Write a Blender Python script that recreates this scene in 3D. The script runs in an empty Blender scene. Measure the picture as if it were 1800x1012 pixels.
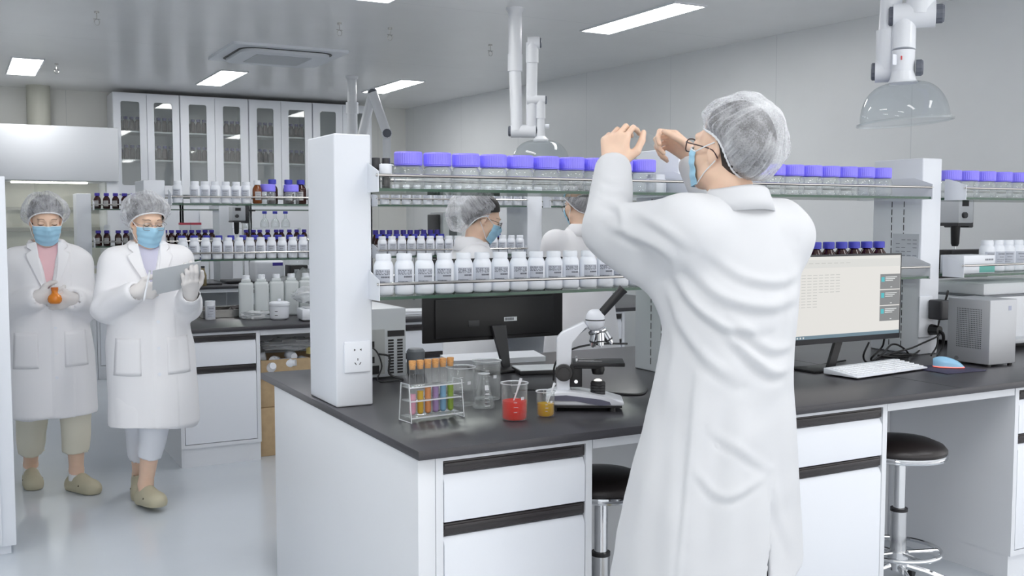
import bpy, bmesh, math, random
import numpy as np
from mathutils import Vector, Matrix, Euler

SC = bpy.context.scene
COL = SC.collection
random.seed(7)
PI = math.pi

# ------------------------------------------------------------------ camera, world, exposure
cam_d = bpy.data.cameras.new('camera')
cam = bpy.data.objects.new('camera', cam_d)
COL.objects.link(cam)
cam_d.sensor_width = 36.0
cam_d.lens = 36.0
cam_d.clip_start = 0.05
cam_d.clip_end = 60
cam.location = (0, 0, 1.42)
cam.rotation_euler = (PI / 2 - math.atan(120 / 1800.0), 0, -math.radians(28.5))
SC.camera = cam

world = bpy.data.worlds.new('world')
SC.world = world
world.use_nodes = True
world.node_tree.nodes['Background'].inputs[0].default_value = (1.0, 1.0, 1.0, 1)
world.node_tree.nodes['Background'].inputs[1].default_value = 1.6
SC.view_settings.view_transform = 'Standard'
SC.view_settings.look = 'None'
SC.view_settings.gamma = 1.0
SC.view_settings.use_curve_mapping = False
SC.view_settings.exposure = 0.0
LAMP_STRENGTH = 20.0
SC.cycles.max_bounces = 12
SC.cycles.diffuse_bounces = 9
SC.cycles.glossy_bounces = 4
SC.cycles.transmission_bounces = 6
SC.cycles.transparent_max_bounces = 28
SC.cycles.caustics_reflective = False
SC.cycles.caustics_refractive = False

# ------------------------------------------------------------------ materials
def srgb(r, g, b):
    def f(c):
        c /= 255.0
        return c / 12.92 if c <= 0.04045 else ((c + 0.055) / 1.055) ** 2.4
    return (f(r), f(g), f(b), 1)

MATS = {}
def pm(name, rgb, rough=0.5, metal=0.0, spec=0.5, noise=0.0, nscale=40, bump=0.0, bscale=200, emit=0.0, trans=0.0, coat=0.0, sheen=0.0, sss=0.0):
    if name in MATS: return MATS[name]
    m = bpy.data.materials.new(name); m.use_nodes = True
    nt = m.node_tree; b = nt.nodes['Principled BSDF']
    c = srgb(*rgb)
    b.inputs['Base Color'].default_value = c
    b.inputs['Roughness'].default_value = rough
    b.inputs['Metallic'].default_value = metal
    b.inputs['Specular IOR Level'].default_value = spec
    b.inputs['Coat Weight'].default_value = coat
    b.inputs['Sheen Weight'].default_value = sheen
    if sss:
        b.inputs['Subsurface Weight'].default_value = sss
        b.inputs['Subsurface Radius'].default_value = (0.012, 0.005, 0.003)
    if trans: b.inputs['Transmission Weight'].default_value = trans
    if emit:
        b.inputs['Emission Color'].default_value = c
        b.inputs['Emission Strength'].default_value = emit
    if noise or bump:
        tc = nt.nodes.new('ShaderNodeTexCoord')
        n = nt.nodes.new('ShaderNodeTexNoise'); n.inputs['Scale'].default_value = nscale; n.inputs['Detail'].default_value = 4
        nt.links.new(tc.outputs['Object'], n.inputs['Vector'])
        if noise:
            r = nt.nodes.new('ShaderNodeValToRGB')
            r.color_ramp.elements[0].position = 0.3; r.color_ramp.elements[1].position = 0.7
            r.color_ramp.elements[0].color = tuple(max(0, x * (1 - noise)) for x in c[:3]) + (1,)
            r.color_ramp.elements[1].color = tuple(min(1, x * (1 + noise)) for x in c[:3]) + (1,)
            nt.links.new(n.outputs['Fac'], r.inputs['Fac'])
            nt.links.new(r.outputs['Color'], b.inputs['Base Color'])
        if bump:
            n2 = nt.nodes.new('ShaderNodeTexNoise'); n2.inputs['Scale'].default_value = bscale; n2.inputs['Detail'].default_value = 3
            nt.links.new(tc.outputs['Object'], n2.inputs['Vector'])
            bp = nt.nodes.new('ShaderNodeBump'); bp.inputs['Strength'].default_value = bump; bp.inputs['Distance'].default_value = 0.004
            nt.links.new(n2.outputs['Fac'], bp.inputs['Height'])
            nt.links.new(bp.outputs['Normal'], b.inputs['Normal'])
    MATS[name] = m
    return m

def glow(name, rgb, strength):
    if name in MATS: return MATS[name]
    m = pm(name, (18, 18, 20), .3, spec=.3)
    b = m.node_tree.nodes['Principled BSDF']
    b.inputs['Emission Color'].default_value = srgb(*rgb); b.inputs['Emission Strength'].default_value = strength
    return m

def glassmat(name, rgb=(252, 253, 253), body=0.04, bodyrgb=(235, 240, 240), rough=0.02, ior=1.45, edge=0.0):
    """thin clear wall: transparent pass with a fresnel reflection and a little milky body"""
    if name in MATS: return MATS[name]
    m = bpy.data.materials.new(name); m.use_nodes = True
    nt = m.node_tree
    nt.nodes.remove(nt.nodes['Principled BSDF'])
    out = nt.nodes['Material Output']
    tr = nt.nodes.new('ShaderNodeBsdfTransparent'); tr.inputs[0].default_value = srgb(*rgb)
    df = nt.nodes.new('ShaderNodeBsdfDiffuse'); df.inputs[0].default_value = srgb(*bodyrgb)
    mx = nt.nodes.new('ShaderNodeMixShader')
    if edge:
        lw = nt.nodes.new('ShaderNodeLayerWeight'); lw.inputs[0].default_value = 0.22
        mr = nt.nodes.new('ShaderNodeMapRange'); mr.inputs[3].default_value = body; mr.inputs[4].default_value = body + edge
        nt.links.new(lw.outputs['Facing'], mr.inputs[0]); nt.links.new(mr.outputs[0], mx.inputs[0])
    else:
        mx.inputs[0].default_value = body
    gl = nt.nodes.new('ShaderNodeBsdfGlossy'); gl.inputs['Roughness'].default_value = rough
    lf = nt.nodes.new('ShaderNodeLayerWeight'); lf.inputs[0].default_value = 0.5
    pw = nt.nodes.new('ShaderNodeMath'); pw.operation = 'POWER'; pw.inputs[1].default_value = 5.0
    nt.links.new(lf.outputs['Facing'], pw.inputs[0])
    fr = nt.nodes.new('ShaderNodeMath'); fr.operation = 'MULTIPLY_ADD'; fr.inputs[1].default_value = 0.72; fr.inputs[2].default_value = 0.035
    nt.links.new(pw.outputs[0], fr.inputs[0])
    m2 = nt.nodes.new('ShaderNodeMixShader')
    nt.links.new(tr.outputs[0], mx.inputs[1]); nt.links.new(df.outputs[0], mx.inputs[2])
    nt.links.new(fr.outputs[0], m2.inputs[0]); nt.links.new(mx.outputs[0], m2.inputs[1]); nt.links.new(gl.outputs[0], m2.inputs[2])
    nt.links.new(m2.outputs[0], out.inputs[0])
    MATS[name] = m
    return m

white_lam = pm('white laminate', (224, 226, 230), 0.38)
white_pow = pm('white powder coat', (226, 229, 235), 0.42)
grey_lam = pm('grey laminate', (222, 224, 226), 0.45)
counter_m = pm('black resin worktop', (62, 61, 65), 0.30, noise=0.10, nscale=260, spec=0.45)
strip_m = pm('dark handle strip', (52, 48, 49), 0.4)
black_pl = pm('black plastic', (28, 27, 29), 0.42)
dark_grey = pm('dark grey plastic', (58, 58, 61), 0.45)
mid_grey = pm('mid grey', (120, 124, 130), 0.5)
light_grey = pm('light grey plastic', (196, 199, 203), 0.4)
white_pl = pm('white plastic', (233, 236, 242), 0.35)
hdpe = pm('white bottle plastic', (236, 239, 245), 0.4, sss=0.0)
steel = pm('steel', (200, 198, 194), 0.22, 1.0)
chrome = pm('chrome', (225, 226, 228), 0.1, 1.0)
purple = pm('purple cap', (150, 140, 255), 0.45)
navy = pm('navy cap', (72, 74, 190), 0.45)
violet = pm('dark violet cap', (66, 54, 160), 0.45)
amber = pm('amber glass', (52, 18, 14), 0.08, spec=0.6)
amber_lt = pm('light amber glass', (120, 62, 20), 0.08, spec=0.6)
paper = pm('paper', (232, 234, 238), 0.7)
label_m = pm('label paper', (192, 196, 206), 0.7)
ink = pm('ink', (84, 86, 96), 0.7)
ink_lt = pm('pale ink', (140, 143, 152), 0.7)
cardboard = pm('cardboard', (188, 162, 126), 0.75, noise=0.06, nscale=30)
cork = pm('cork', (205, 150, 92), 0.8, noise=0.2, nscale=300)
clear = glassmat('clear glass', body=0.02, edge=0.2)
clear2 = glassmat('thick clear glass', body=0.012, edge=0.24, bodyrgb=(250, 251, 251))
pane_g = glassmat('pane glass', rgb=(248, 250, 249), body=0.075)  # whitish body brightens the dark cabinet interiors: room reflection put into the colour
acrylic = glassmat('acrylic', body=0.05, edge=0.3, rough=0.05)
dome_g = glassmat('dome plastic', rgb=(240, 243, 245), body=0.015, edge=0.14)
bag_m = glassmat('clear plastic bag', rgb=(248, 250, 252), body=0.30, bodyrgb=(250, 251, 252), rough=0.10, edge=0.25)
milky = glassmat('milky plastic', rgb=(225, 230, 231), body=0.74, bodyrgb=(226, 231, 232), rough=0.3)
shelf_g = glassmat('shelf glass', rgb=(246, 250, 247), body=0.03, bodyrgb=(150, 180, 165))
shelf_edge = pm('green glass edge', (66, 92, 78), 0.15)
black_leather = pm('black leather', (38, 33, 33), 0.35, bump=0.15, bscale=300)
skin = pm('skin', (232, 198, 174), 0.5, noise=0.03, nscale=25, sss=0.15)
hair_m = pm('hair', (34, 29, 28), 0.5)
coat_m = pm('coat cotton', (204, 205, 208), 0.85, bump=0.05, bscale=900, sheen=0.1)
coat_w = pm('coat cotton lightened', (238, 237, 239), 0.85, bump=0.05, bscale=900, sheen=0.1)  # same cotton, colour lightened to make up for dim light on the walkers
glove_m = pm('latex glove', (218, 214, 212), 0.6)
mask_m = pm('mask blue', (164, 208, 231), 0.8)
mask_w = pm('mask white', (232, 236, 240), 0.8)

# ------------------------------------------------------------------ mesh builder
class MB:
    def __init__(s): s.bm = bmesh.new(); s.mats = []; s.cur = 0
    def mat(s, m):
        if m not in s.mats: s.mats.append(m)
        s.cur = s.mats.index(m); return s
    def _mark(s, geom_faces):
        for f in geom_faces: f.material_index = s.cur
    def _grab(s, before):
        s.bm.faces.ensure_lookup_table()
        for f in s.bm.faces[before:]: f.material_index = s.cur
    def box(s, x0, x1, y0, y1, z0, z1, bev=0.0, seg=2, M=None):
        n0 = len(s.bm.faces)
        r = bmesh.ops.create_cube(s.bm, size=1)
        vs = r['verts']
        for v in vs:
            v.co = Vector(((x0 + x1) / 2 + v.co.x * (x1 - x0), (y0 + y1) / 2 + v.co.y * (y1 - y0), (z0 + z1) / 2 + v.co.z * (z1 - z0)))
        if bev:
            es = list({e for v in vs for e in v.link_edges})
            rr = bmesh.ops.bevel(s.bm, geom=es, offset=bev, segments=seg, profile=0.5, affect='EDGES')
            vs = list({v for f in rr['faces'] for v in f.verts} | {v for v in vs if v.is_valid})
            vs = [v for v in vs if v.is_valid]
        if M is not None:
            # all verts of the new faces
            s.bm.faces.ensure_lookup_table()
            vv = {v for f in s.bm.faces[n0:] for v in f.verts}
            for v in vv: v.co = M @ v.co
        s._grab(n0); return s
    def lathe(s, prof, c=(0, 0, 0), seg=24, M=None, ribs=0, ribd=0.0, arc=None):
        """prof: (radius, z) list"""
        n0 = len(s.bm.faces)
        rings = []
        full = arc is None
        for (r, z) in prof:
            ring = []
            if r < 1e-6:
                v = s.bm.verts.new((0, 0, z)); ring = [v] * seg
            else:
                for i in range(seg):
                    a = 2 * PI * i / seg
                    rr = r - (ribd if ribs and (i % 2) else 0)
                    ring.append(s.bm.verts.new((rr * math.cos(a), rr * math.sin(a), z)))
            rings.append(ring)
        for j in range(len(rings) - 1):
            A, B = rings[j], rings[j + 1]
            for i in range(seg):
                k = (i + 1) % seg
                q = []
                for v in (A[i], A[k], B[k], B[i]):
                    if v not in q: q.append(v)
                if len(q) >= 3:
                    try: s.bm.faces.new(q)
                    except ValueError: pass
        T = Matrix.Translation(c) if M is None else M
        for v in {v for ring in rings for v in ring}: v.co = T @ v.co
        s._grab(n0); return s
    def cyl(s, p0, p1, r0, r1=None, seg=16, cap=True):
        p0 = Vector(p0); p1 = Vector(p1); r1 = r0 if r1 is None else r1
        d = p1 - p0; L = d.length
        q = Vector((0, 0, 1)).rotation_difference(d.normalized()) if L > 1e-9 else None
        M = Matrix.Translation(p0) @ (q.to_matrix().to_4x4() if q else Matrix())
        prof = [(r0, 0), (r1, L)]
        if cap: prof = [(0, 0)] + prof + [(0, L)]
        return s.lathe(prof, seg=seg, M=M)
    def tube(s, pts, r, seg=8, smooth=0, cap=True):
        pts = [Vector(p) for p in pts]
        if smooth:
            pts = catmull(pts, smooth)
        rs = r if hasattr(r, '__len__') else [r] * len(pts)
        if len(rs) != len(pts):
            rs = list(np.interp(np.linspace(0, 1, len(pts)), np.linspace(0, 1, len(rs)), rs))
        n0 = len(s.bm.faces)
        t0 = (pts[1] - pts[0]).normalized()
        up = Vector((0, 0, 1)) if abs(t0.z) < 0.9 else Vector((1, 0, 0))
        nrm = t0.cross(up).normalized()
        rings = []
        for i, p in enumerate(pts):
            t = (pts[min(i + 1, len(pts) - 1)] - pts[max(i - 1, 0)]).normalized()
            nrm = (nrm - t * nrm.dot(t))
            nrm = nrm.normalized() if nrm.length > 1e-6 else t.orthogonal().normalized()
            b = t.cross(nrm)
            rings.append([s.bm.verts.new(p + (nrm * math.cos(2 * PI * k / seg) + b * math.sin(2 * PI * k / seg)) * rs[i]) for k in range(seg)])
        for A, B in zip(rings, rings[1:]):
            for k in range(seg):
                s.bm.faces.new((A[k], A[(k + 1) % seg], B[(k + 1) % seg], B[k]))
        if cap:
            s.bm.faces.new(rings[0][::-1]); s.bm.faces.new(rings[-1])
        s._grab(n0); return s
    def ribbon(s, pts, w, up=(0, 0, 1), th=0.001):
        """flat band with thickness along pts, wide in direction up"""
        u = Vector(up).normalized()
        pts = [Vector(p) for p in pts]
        n0 = len(s.bm.faces); rings = []
        for i, p in enumerate(pts):
            t = (pts[min(i + 1, len(pts) - 1)] - pts[max(i - 1, 0)]).normalized()
            n = t.cross(u).normalized()
            rings.append([s.bm.verts.new(p + u * a * w / 2 + n * b * th / 2) for a, b in ((-1, -1), (1, -1), (1, 1), (-1, 1))])
        for A, B in zip(rings, rings[1:]):
            for k in range(4): s.bm.faces.new((A[k], A[(k + 1) % 4], B[(k + 1) % 4], B[k]))
        s.bm.faces.new(rings[0][::-1]); s.bm.faces.new(rings[-1])
        s._grab(n0); return s
    def prism(s, poly, a0, a1, axis='y', M=None):
        """poly of (u,v); axis y: (x,z); axis x: (y,z); axis z: (x,y)"""
        n0 = len(s.bm.faces)
        def P3(u, v, a):
            return {'y': (u, a, v), 'x': (a, u, v), 'z': (u, v, a)}[axis]
        A = [s.bm.verts.new(P3(u, v, a0)) for u, v in poly]
        B = [s.bm.verts.new(P3(u, v, a1)) for u, v in poly]
        n = len(poly)
        fs = [s.bm.faces.new(A), s.bm.faces.new(B[::-1])]
        for i in range(n): fs.append(s.bm.faces.new((A[i], B[i], B[(i + 1) % n], A[(i + 1) % n])))
        if M is not None:
            for v in A + B: v.co = M @ v.co
        s._grab(n0); return s
    def grid(s, P):
        """P[i][j] points -> surface"""
        n0 = len(s.bm.faces)
        V = [[s.bm.verts.new(p) for p in row] for row in P]
        for i in range(len(V) - 1):
            for j in range(len(V[0]) - 1):
                s.bm.faces.new((V[i][j], V[i][j + 1], V[i + 1][j + 1], V[i + 1][j]))
        s._grab(n0); return s
    def sphere(s, c, r, seg=16, rings=10, M=None, sc=(1, 1, 1)):
        prof = [(max(0, r * math.sin(PI * i / rings)) if 0 < i < rings else 0, -r * math.cos(PI * i / rings)) for i in range(rings + 1)]
        MM = Matrix.Translation(c) @ (M.to_4x4() if M is not None else Matrix()) @ Matrix.Diagonal((sc[0], sc[1], sc[2], 1))
        return s.lathe(prof, seg=seg, M=MM)
    def build(s, name, m=None, parent=None, angle=35, loc=None, normals=True):
        if m is not None and not s.mats: s.mats = [m]
        if normals: bmesh.ops.recalc_face_normals(s.bm, faces=s.bm.faces)
        me = bpy.data.meshes.new(name)
        s.bm.to_mesh(me); s.bm.free()
        for x in s.mats: me.materials.append(x)
        o = bpy.data.objects.new(name, me); COL.objects.link(o)
        if len(me.polygons):
            me.polygons.foreach_set('use_smooth', [True] * len(me.polygons))
            me.set_sharp_from_angle(angle=math.radians(angle))
        if parent is not None: o.parent = parent
        if loc is not None: o.location = loc
        return o

def catmull(pts, n):
    out = []
    P = [pts[0] * 2 - pts[1]] + list(pts) + [pts[-1] * 2 - pts[-2]]
    for i in range(1, len(P) - 2):
        for k in range(n):
            t = k / n
            a, b, c, d = P[i - 1], P[i], P[i + 1], P[i + 2]
            out.append(0.5 * ((2 * b) + (c - a) * t + (2 * a - 5 * b + 4 * c - d) * t * t + (3 * b - a - 3 * c + d) * t ** 3))
    out.append(pts[-1])
    return out

KIDS = {}
def thing(name, label, cat, loc=(0, 0, 0), rz=0.0, group=None, rot=None):
    o = bpy.data.objects.new(name, None); COL.objects.link(o)
    o.empty_display_size = 0.05
    o.location = loc
    o.rotation_euler = rot if rot else (0, 0, rz)
    o['label'] = label; o['category'] = cat
    if group: o['group'] = group
    return o
def tag(o, label, cat, group=None, kind=None):
    if label: o['label'] = label
    if cat: o['category'] = cat
    if group: o['group'] = group
    if kind: o['kind'] = kind
    return o
def struct(o, label=None, cat=None):
    o['kind'] = 'structure'
    if label: o['label'] = label
    if cat: o['category'] = cat
    return o
def copy_tree(o, loc, rz=None, label=None, group=None, parent=None):
    c = o.copy(); COL.objects.link(c)
    if parent is not None: c.parent = parent
    if loc is not None: c.location = loc
    if rz is not None: c.rotation_euler = (0, 0, rz)
    if label: c['label'] = label
    if group: c['group'] = group
    for ch in list(o.children): copy_tree(ch, None, parent=c)
    return c
ORD = ['first', 'second', 'third', 'fourth', 'fifth', 'sixth', 'seventh', 'eighth', 'ninth', 'tenth', 'eleventh', 'twelfth', 'thirteenth', 'fourteenth', 'fifteenth', 'sixteenth', 'seventeenth', 'eighteenth', 'nineteenth', 'twentieth', 'twenty-first', 'twenty-second', 'twenty-third', 'twenty-fourth', 'twenty-fifth', 'twenty-sixth', 'twenty-seventh', 'twenty-eighth']

def text_mesh(txt, size, name, m, parent, M, sx=1.0):
    cu = bpy.data.curves.new(name, 'FONT'); cu.body = txt; cu.size = size; cu.align_x = 'LEFT'; cu.resolution_u = 2
    o = bpy.data.objects.new('tmp', cu); COL.objects.link(o)
    bpy.context.view_layer.update()
    dg = bpy.context.evaluated_depsgraph_get()
    me = bpy.data.meshes.new_from_object(o.evaluated_get(dg))
    bpy.data.objects.remove(o); bpy.data.curves.remove(cu)
    me.name = name
    me.materials.clear(); me.materials.append(m)
    me.transform(M @ Matrix.Diagonal((sx, 1, 1, 1)))
    return me
RXZ = Matrix.Rotation(PI / 2, 4, 'X')   # text upright facing -Y

# ------------------------------------------------------------------ room shell
def noise_color_mat(name, rgb, rough, joints=None):
    m = pm(name, rgb, rough, noise=0.015, nscale=3)
    if joints:
        nt = m.node_tree; b = nt.nodes['Principled BSDF']
        geo = nt.nodes.new('ShaderNodeTexCoord')
        mp = nt.nodes.new('ShaderNodeSeparateXYZ'); nt.links.new(geo.outputs['Object'], mp.inputs[0])
        axes = joints[1]
        prev = None
        for ax in axes:
            mm = nt.nodes.new('ShaderNodeMath'); mm.operation = 'MODULO'; mm.inputs[1].default_value = joints[0]
            ab = nt.nodes.new('ShaderNodeMath'); ab.operation = 'ADD'; ab.inputs[1].default_value = 100 * joints[0] + joints[2]
            nt.links.new(mp.outputs[ax], ab.inputs[0]); nt.links.new(ab.outputs[0], mm.inputs[0])
            lt = nt.nodes.new('ShaderNodeMath'); lt.operation = 'LESS_THAN'; lt.inputs[1].default_value = 0.006
            nt.links.new(mm.outputs[0], lt.inputs[0])
            prev = lt
        mix = nt.nodes.new('ShaderNodeMixRGB'); mix.blend_type = 'MULTIPLY'; mix.inputs[2].default_value = (0.84, 0.85, 0.86, 1)
        src = b.inputs['Base Color'].links[0].from_socket
        nt.links.new(src, mix.inputs[1]); nt.links.new(prev.outputs[0], mix.inputs[0])
        nt.links.new(mix.outputs[0], b.inputs['Base Color'])
    return m
wall_m = noise_color_mat('wall panel', (230, 232, 233), 0.36, (1.18, 'X', 0.35))
wallb_m = noise_color_mat('back wall panel', (228, 228, 224), 0.5, (1.18, 'X', 0.1))
ceil_m = noise_color_mat('ceiling panel', (242, 242, 242), 0.25, (2.36, 'Y', 0.9))
floor_m = pm('epoxy floor', (196, 202, 209), 0.16, noise=0.02, nscale=2, bump=0.02, bscale=6)
Zc = 2.80
o = MB().box(-4, 8, -2, 12.2, -0.1, 0).build('floor', floor_m); struct(o, 'pale grey glossy epoxy floor', 'floor')
o = MB().box(-4, 8, -5, 12.2, Zc, Zc + 0.1).build('ceiling', ceil_m); struct(o, 'pale grey metal panel ceiling', 'ceiling')
o = MB().box(-4, 7, 0, 0.1, 0, Zc).build('wall_back', wallb_m, loc=(0, 11.98, 0)); struct(o, 'off white back wall', 'wall')
o = MB().box(-11, 9, 0, 0.1, 0, Zc).build('wall_right', wall_m)
ang = math.atan2(4.97 - 11.43, 5.53 - 5.035)
o.location = (5.035, 11.43, 0); o.rotation_euler = (0, 0, ang)
struct(o, 'plain grey panelled right wall', 'wall')
o = MB().box(-4.1, -4, -5, 12.2, 0, Zc).build('wall_left', wallb_m); struct(o, 'plain left wall outside the view', 'wall')
o = MB().cyl((0.80, 11.75, 0), (0.80, 11.75, Zc), 0.115, seg=32).build('trim_1', pm('beige duct', (190, 190, 178), 0.5)); struct(o, 'beige round column by the back wall', 'column')

# ------------------------------------------------------------------ ceiling lights
lamp_m = pm('lamp diffuser', (254, 254, 253), 0.5, emit=LAMP_STRENGTH)
alu = pm('white aluminium frame', (222, 224, 228), 0.35)
def make_light():
    t = thing('ceiling_light', 'x', 'ceiling light')
    w, l = 0.12, 0.55
    fr = MB()
    for (a, b, c, d) in ((-w - .012, -w, -l - .012, l + .012), (w, w + .012, -l - .012, l + .012), (-w, w, -l - .012, -l), (-w, w, l, l + .012)):
        fr.box(a, b, c, d, -0.012, 0.0)
    fr.build('frame', alu, t)
    MB().box(-w, w, -l, l, -0.008, -0.0).build('diffuser', lamp_m, t)
    return t
LP = [(0.595, 10.31, 'recessed ceiling panel light at the far left above the fume hood'),
      (2.325, 10.23, 'recessed ceiling panel light above the left glass cabinets'),
      (4.03, 10.03, 'recessed ceiling panel light at the back beside the folded far extraction arm'),
      (2.335, 5.62, 'recessed ceiling panel light cut by the top edge left of centre'),
      (4.18, 5.86, 'large recessed ceiling panel light to the right of the central extraction arm'),
      (1.02, 3.75, 'added ceiling panel light out of view over the near rack, lighting the women'),  # added unseen panel, placed to light the fronts of the walking women
      (0.6, 1.2, 'recessed ceiling panel light overhead near the camera'), (2.4, 1.2, 'recessed ceiling panel light overhead right of the camera'),
      (4.2, 1.2, 'recessed ceiling panel light overhead far right of the camera'), (-1.2, 3.7, 'recessed ceiling panel light over the unseen left part'),
      (-1.2, 1.2, 'recessed ceiling panel light over the unseen near left part'), (1.5, -2.6, 'recessed ceiling panel light behind the camera'), (3.6, -2.6, 'recessed ceiling panel light behind and right of the camera')]
L0 = make_light()
for i, (x, y, lb) in enumerate(LP):
    c = L0 if i == 0 else copy_tree(L0, None, label=lb)
    c.location = (x, y, Zc); c['label'] = lb; c['group'] = 'recessed ceiling panel lights'
# ------------------------------------------------------------------ benches
def worktop(label, x0, x1, y0, y1, loc_z=0.8, joints=(), spans=()):
    t = thing('worktop', label, 'worktop', ((x0 + x1) / 2, y0, 0))
    xc = (x0 + x1) / 2
    MB().box(x0 - xc, x1 - xc, 0, y1 - y0, loc_z - 0.026, loc_z, bev=0.003).build('slab', counter_m, t)
    for (a, b) in spans:
        MB().box(a - xc + .002, b - xc - .002, 0.032, 0.052, loc_z - 0.060, loc_z - 0.026).build('apron', white_lam, t)
    for jx in joints:
        MB().box(jx - xc - .0008, jx - xc + .0008, .001, y1 - y0 - .001, loc_z + .0001, loc_z + .0006).build('joint', black_pl, t)
    return t
def base_cabinet(label, x0, x1, y0, depth, zt=0.772, group=None, rows=(0.757, 0.582), plinth=0.10):
    w = x1 - x0
    t = thing('base_cabinet', label, 'cabinet', ((x0 + x1) / 2, y0, 0), group=group)
    c = MB()
    fr = 0.022
    c.box(-w / 2, -w / 2 + fr, 0.0, depth, plinth, zt); c.box(w / 2 - fr, w / 2, 0.0, depth, plinth, zt)
    c.box(-w / 2 + fr, w / 2 - fr, 0.0, depth, plinth, plinth + 0.02)
    c.box(-w / 2 + fr, w / 2 - fr, 0.03, depth, plinth + 0.02, zt)
    c.box(-w / 2 + fr, w / 2 - fr, 0.0, 0.03, rows[0] + .001, zt)
    c.build('carcass', white_lam, t)
    MB().box(-w / 2 + .002, w / 2 - .002, 0.012, depth, 0, plinth).build('plinth', white_lam, t)
    zb = plinth + 0.024
    a = w / 2 - fr - .003
    def front(nm, z0, z1):
        m = MB().prism([(0.0, z0), (0.0, z1 - .062), (0.012, z1 - .040), (0.03, z1 - .040), (0.03, z0)], -a, a, 'x')
        f = m.build(nm, white_pow, t)
        h = MB(); h.box(-a, a, 0.004, 0.028, z1 - .034, z1 - .001, bev=.002)
        h.box(-a, a - .012, -0.003, 0.012, z1 - .016, z1 - .006, bev=.001)
        h.build('handle', strip_m, f)
    front('drawer', rows[1] + .004, rows[0])
    front('door', zb, rows[1])
    return t
def panel(label, x0, x1, y0, y1, z0, z1, m=grey_lam, name='side_panel', cat='panel'):
    o = MB().box(x0, x1, y0, y1, z0, z1, bev=.002).build(name, m)
    return tag(o, label, cat)

# near bench
B1 = 2.5
worktop('long dark worktop of the near bench carrying the microscope', 1.072, 5.45, B1, 4.115, joints=(3.246,), spans=((1.647, 2.398), (2.895, 3.598)))
panel('tall white end panel of the near bench, closing its left end', 1.082, 1.134, 2.528, 3.95, 0, 0.772, white_lam)
base_cabinet('white drawer cabinet at the left end of the near bench', 1.136, 1.645, 2.53, 0.62)
base_cabinet('white drawer cabinet under the near bench, right of the man in white', 2.40, 2.893, 2.53, 0.62)
base_cabinet('white drawer cabinet cut by the right edge of the picture', 3.60, 4.12, 2.53, 0.62)
panel('grey back panel of the knee space behind the man', 1.647, 2.398, 3.13, 3.15, 0, 0.772, grey_lam, 'knee_space_panel')
panel('grey back panel of the knee space behind the right stool', 2.895, 3.598, 3.13, 3.15, 0, 0.772, grey_lam, 'knee_space_panel')
# second bench
worktop('dark worktop of the second bench carrying the steel tray and the jerrycans', 1.06, 4.9, 5.95, 7.50, spans=((1.557, 2.378), (2.952, 3.598)))
base_cabinet('white drawer cabinet of the second bench behind the two walking women', 1.095, 1.555, 5.97, 0.75, rows=(0.757, 0.575), plinth=.11)
base_cabinet('white drawer cabinet of the second bench seen behind the black monitor', 2.38, 2.95, 5.97, 0.75, rows=(0.757, 0.575), plinth=.11)
base_cabinet('white drawer cabinet of the second bench, right of the microscope', 3.60, 4.15, 5.97, 0.75, rows=(0.757, 0.575), plinth=.11)
panel('grey back panel of the knee space full of cardboard boxes', 1.557, 2.378, 6.75, 6.77, 0, 0.772, grey_lam, 'knee_space_panel')
panel('grey back panel of the second bench knee space behind the microscope', 2.952, 3.598, 6.75, 6.77, 0, 0.772, grey_lam, 'knee_space_panel')
# third bench
worktop('dark worktop of the rear bench in front of the glass cabinets', 1.04, 4.7, 9.68, 10.9, spans=((1.622, 2.378),))
panel('white end panel of the rear bench between the two walking women', 1.05, 1.078, 9.71, 10.85, 0, 0.772, white_lam)
base_cabinet('white drawer cabinet of the rear bench between the two walking women', 1.08, 1.62, 9.70, 0.7)
base_cabinet('white drawer cabinet of the rear bench behind the jerrycans', 2.38, 2.9, 9.70, 0.7)
panel('grey back panel of the rear bench knee space behind the jerrycans', 1.622, 2.378, 10.40, 10.42, 0, 0.772, grey_lam, 'knee_space_panel')

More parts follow.
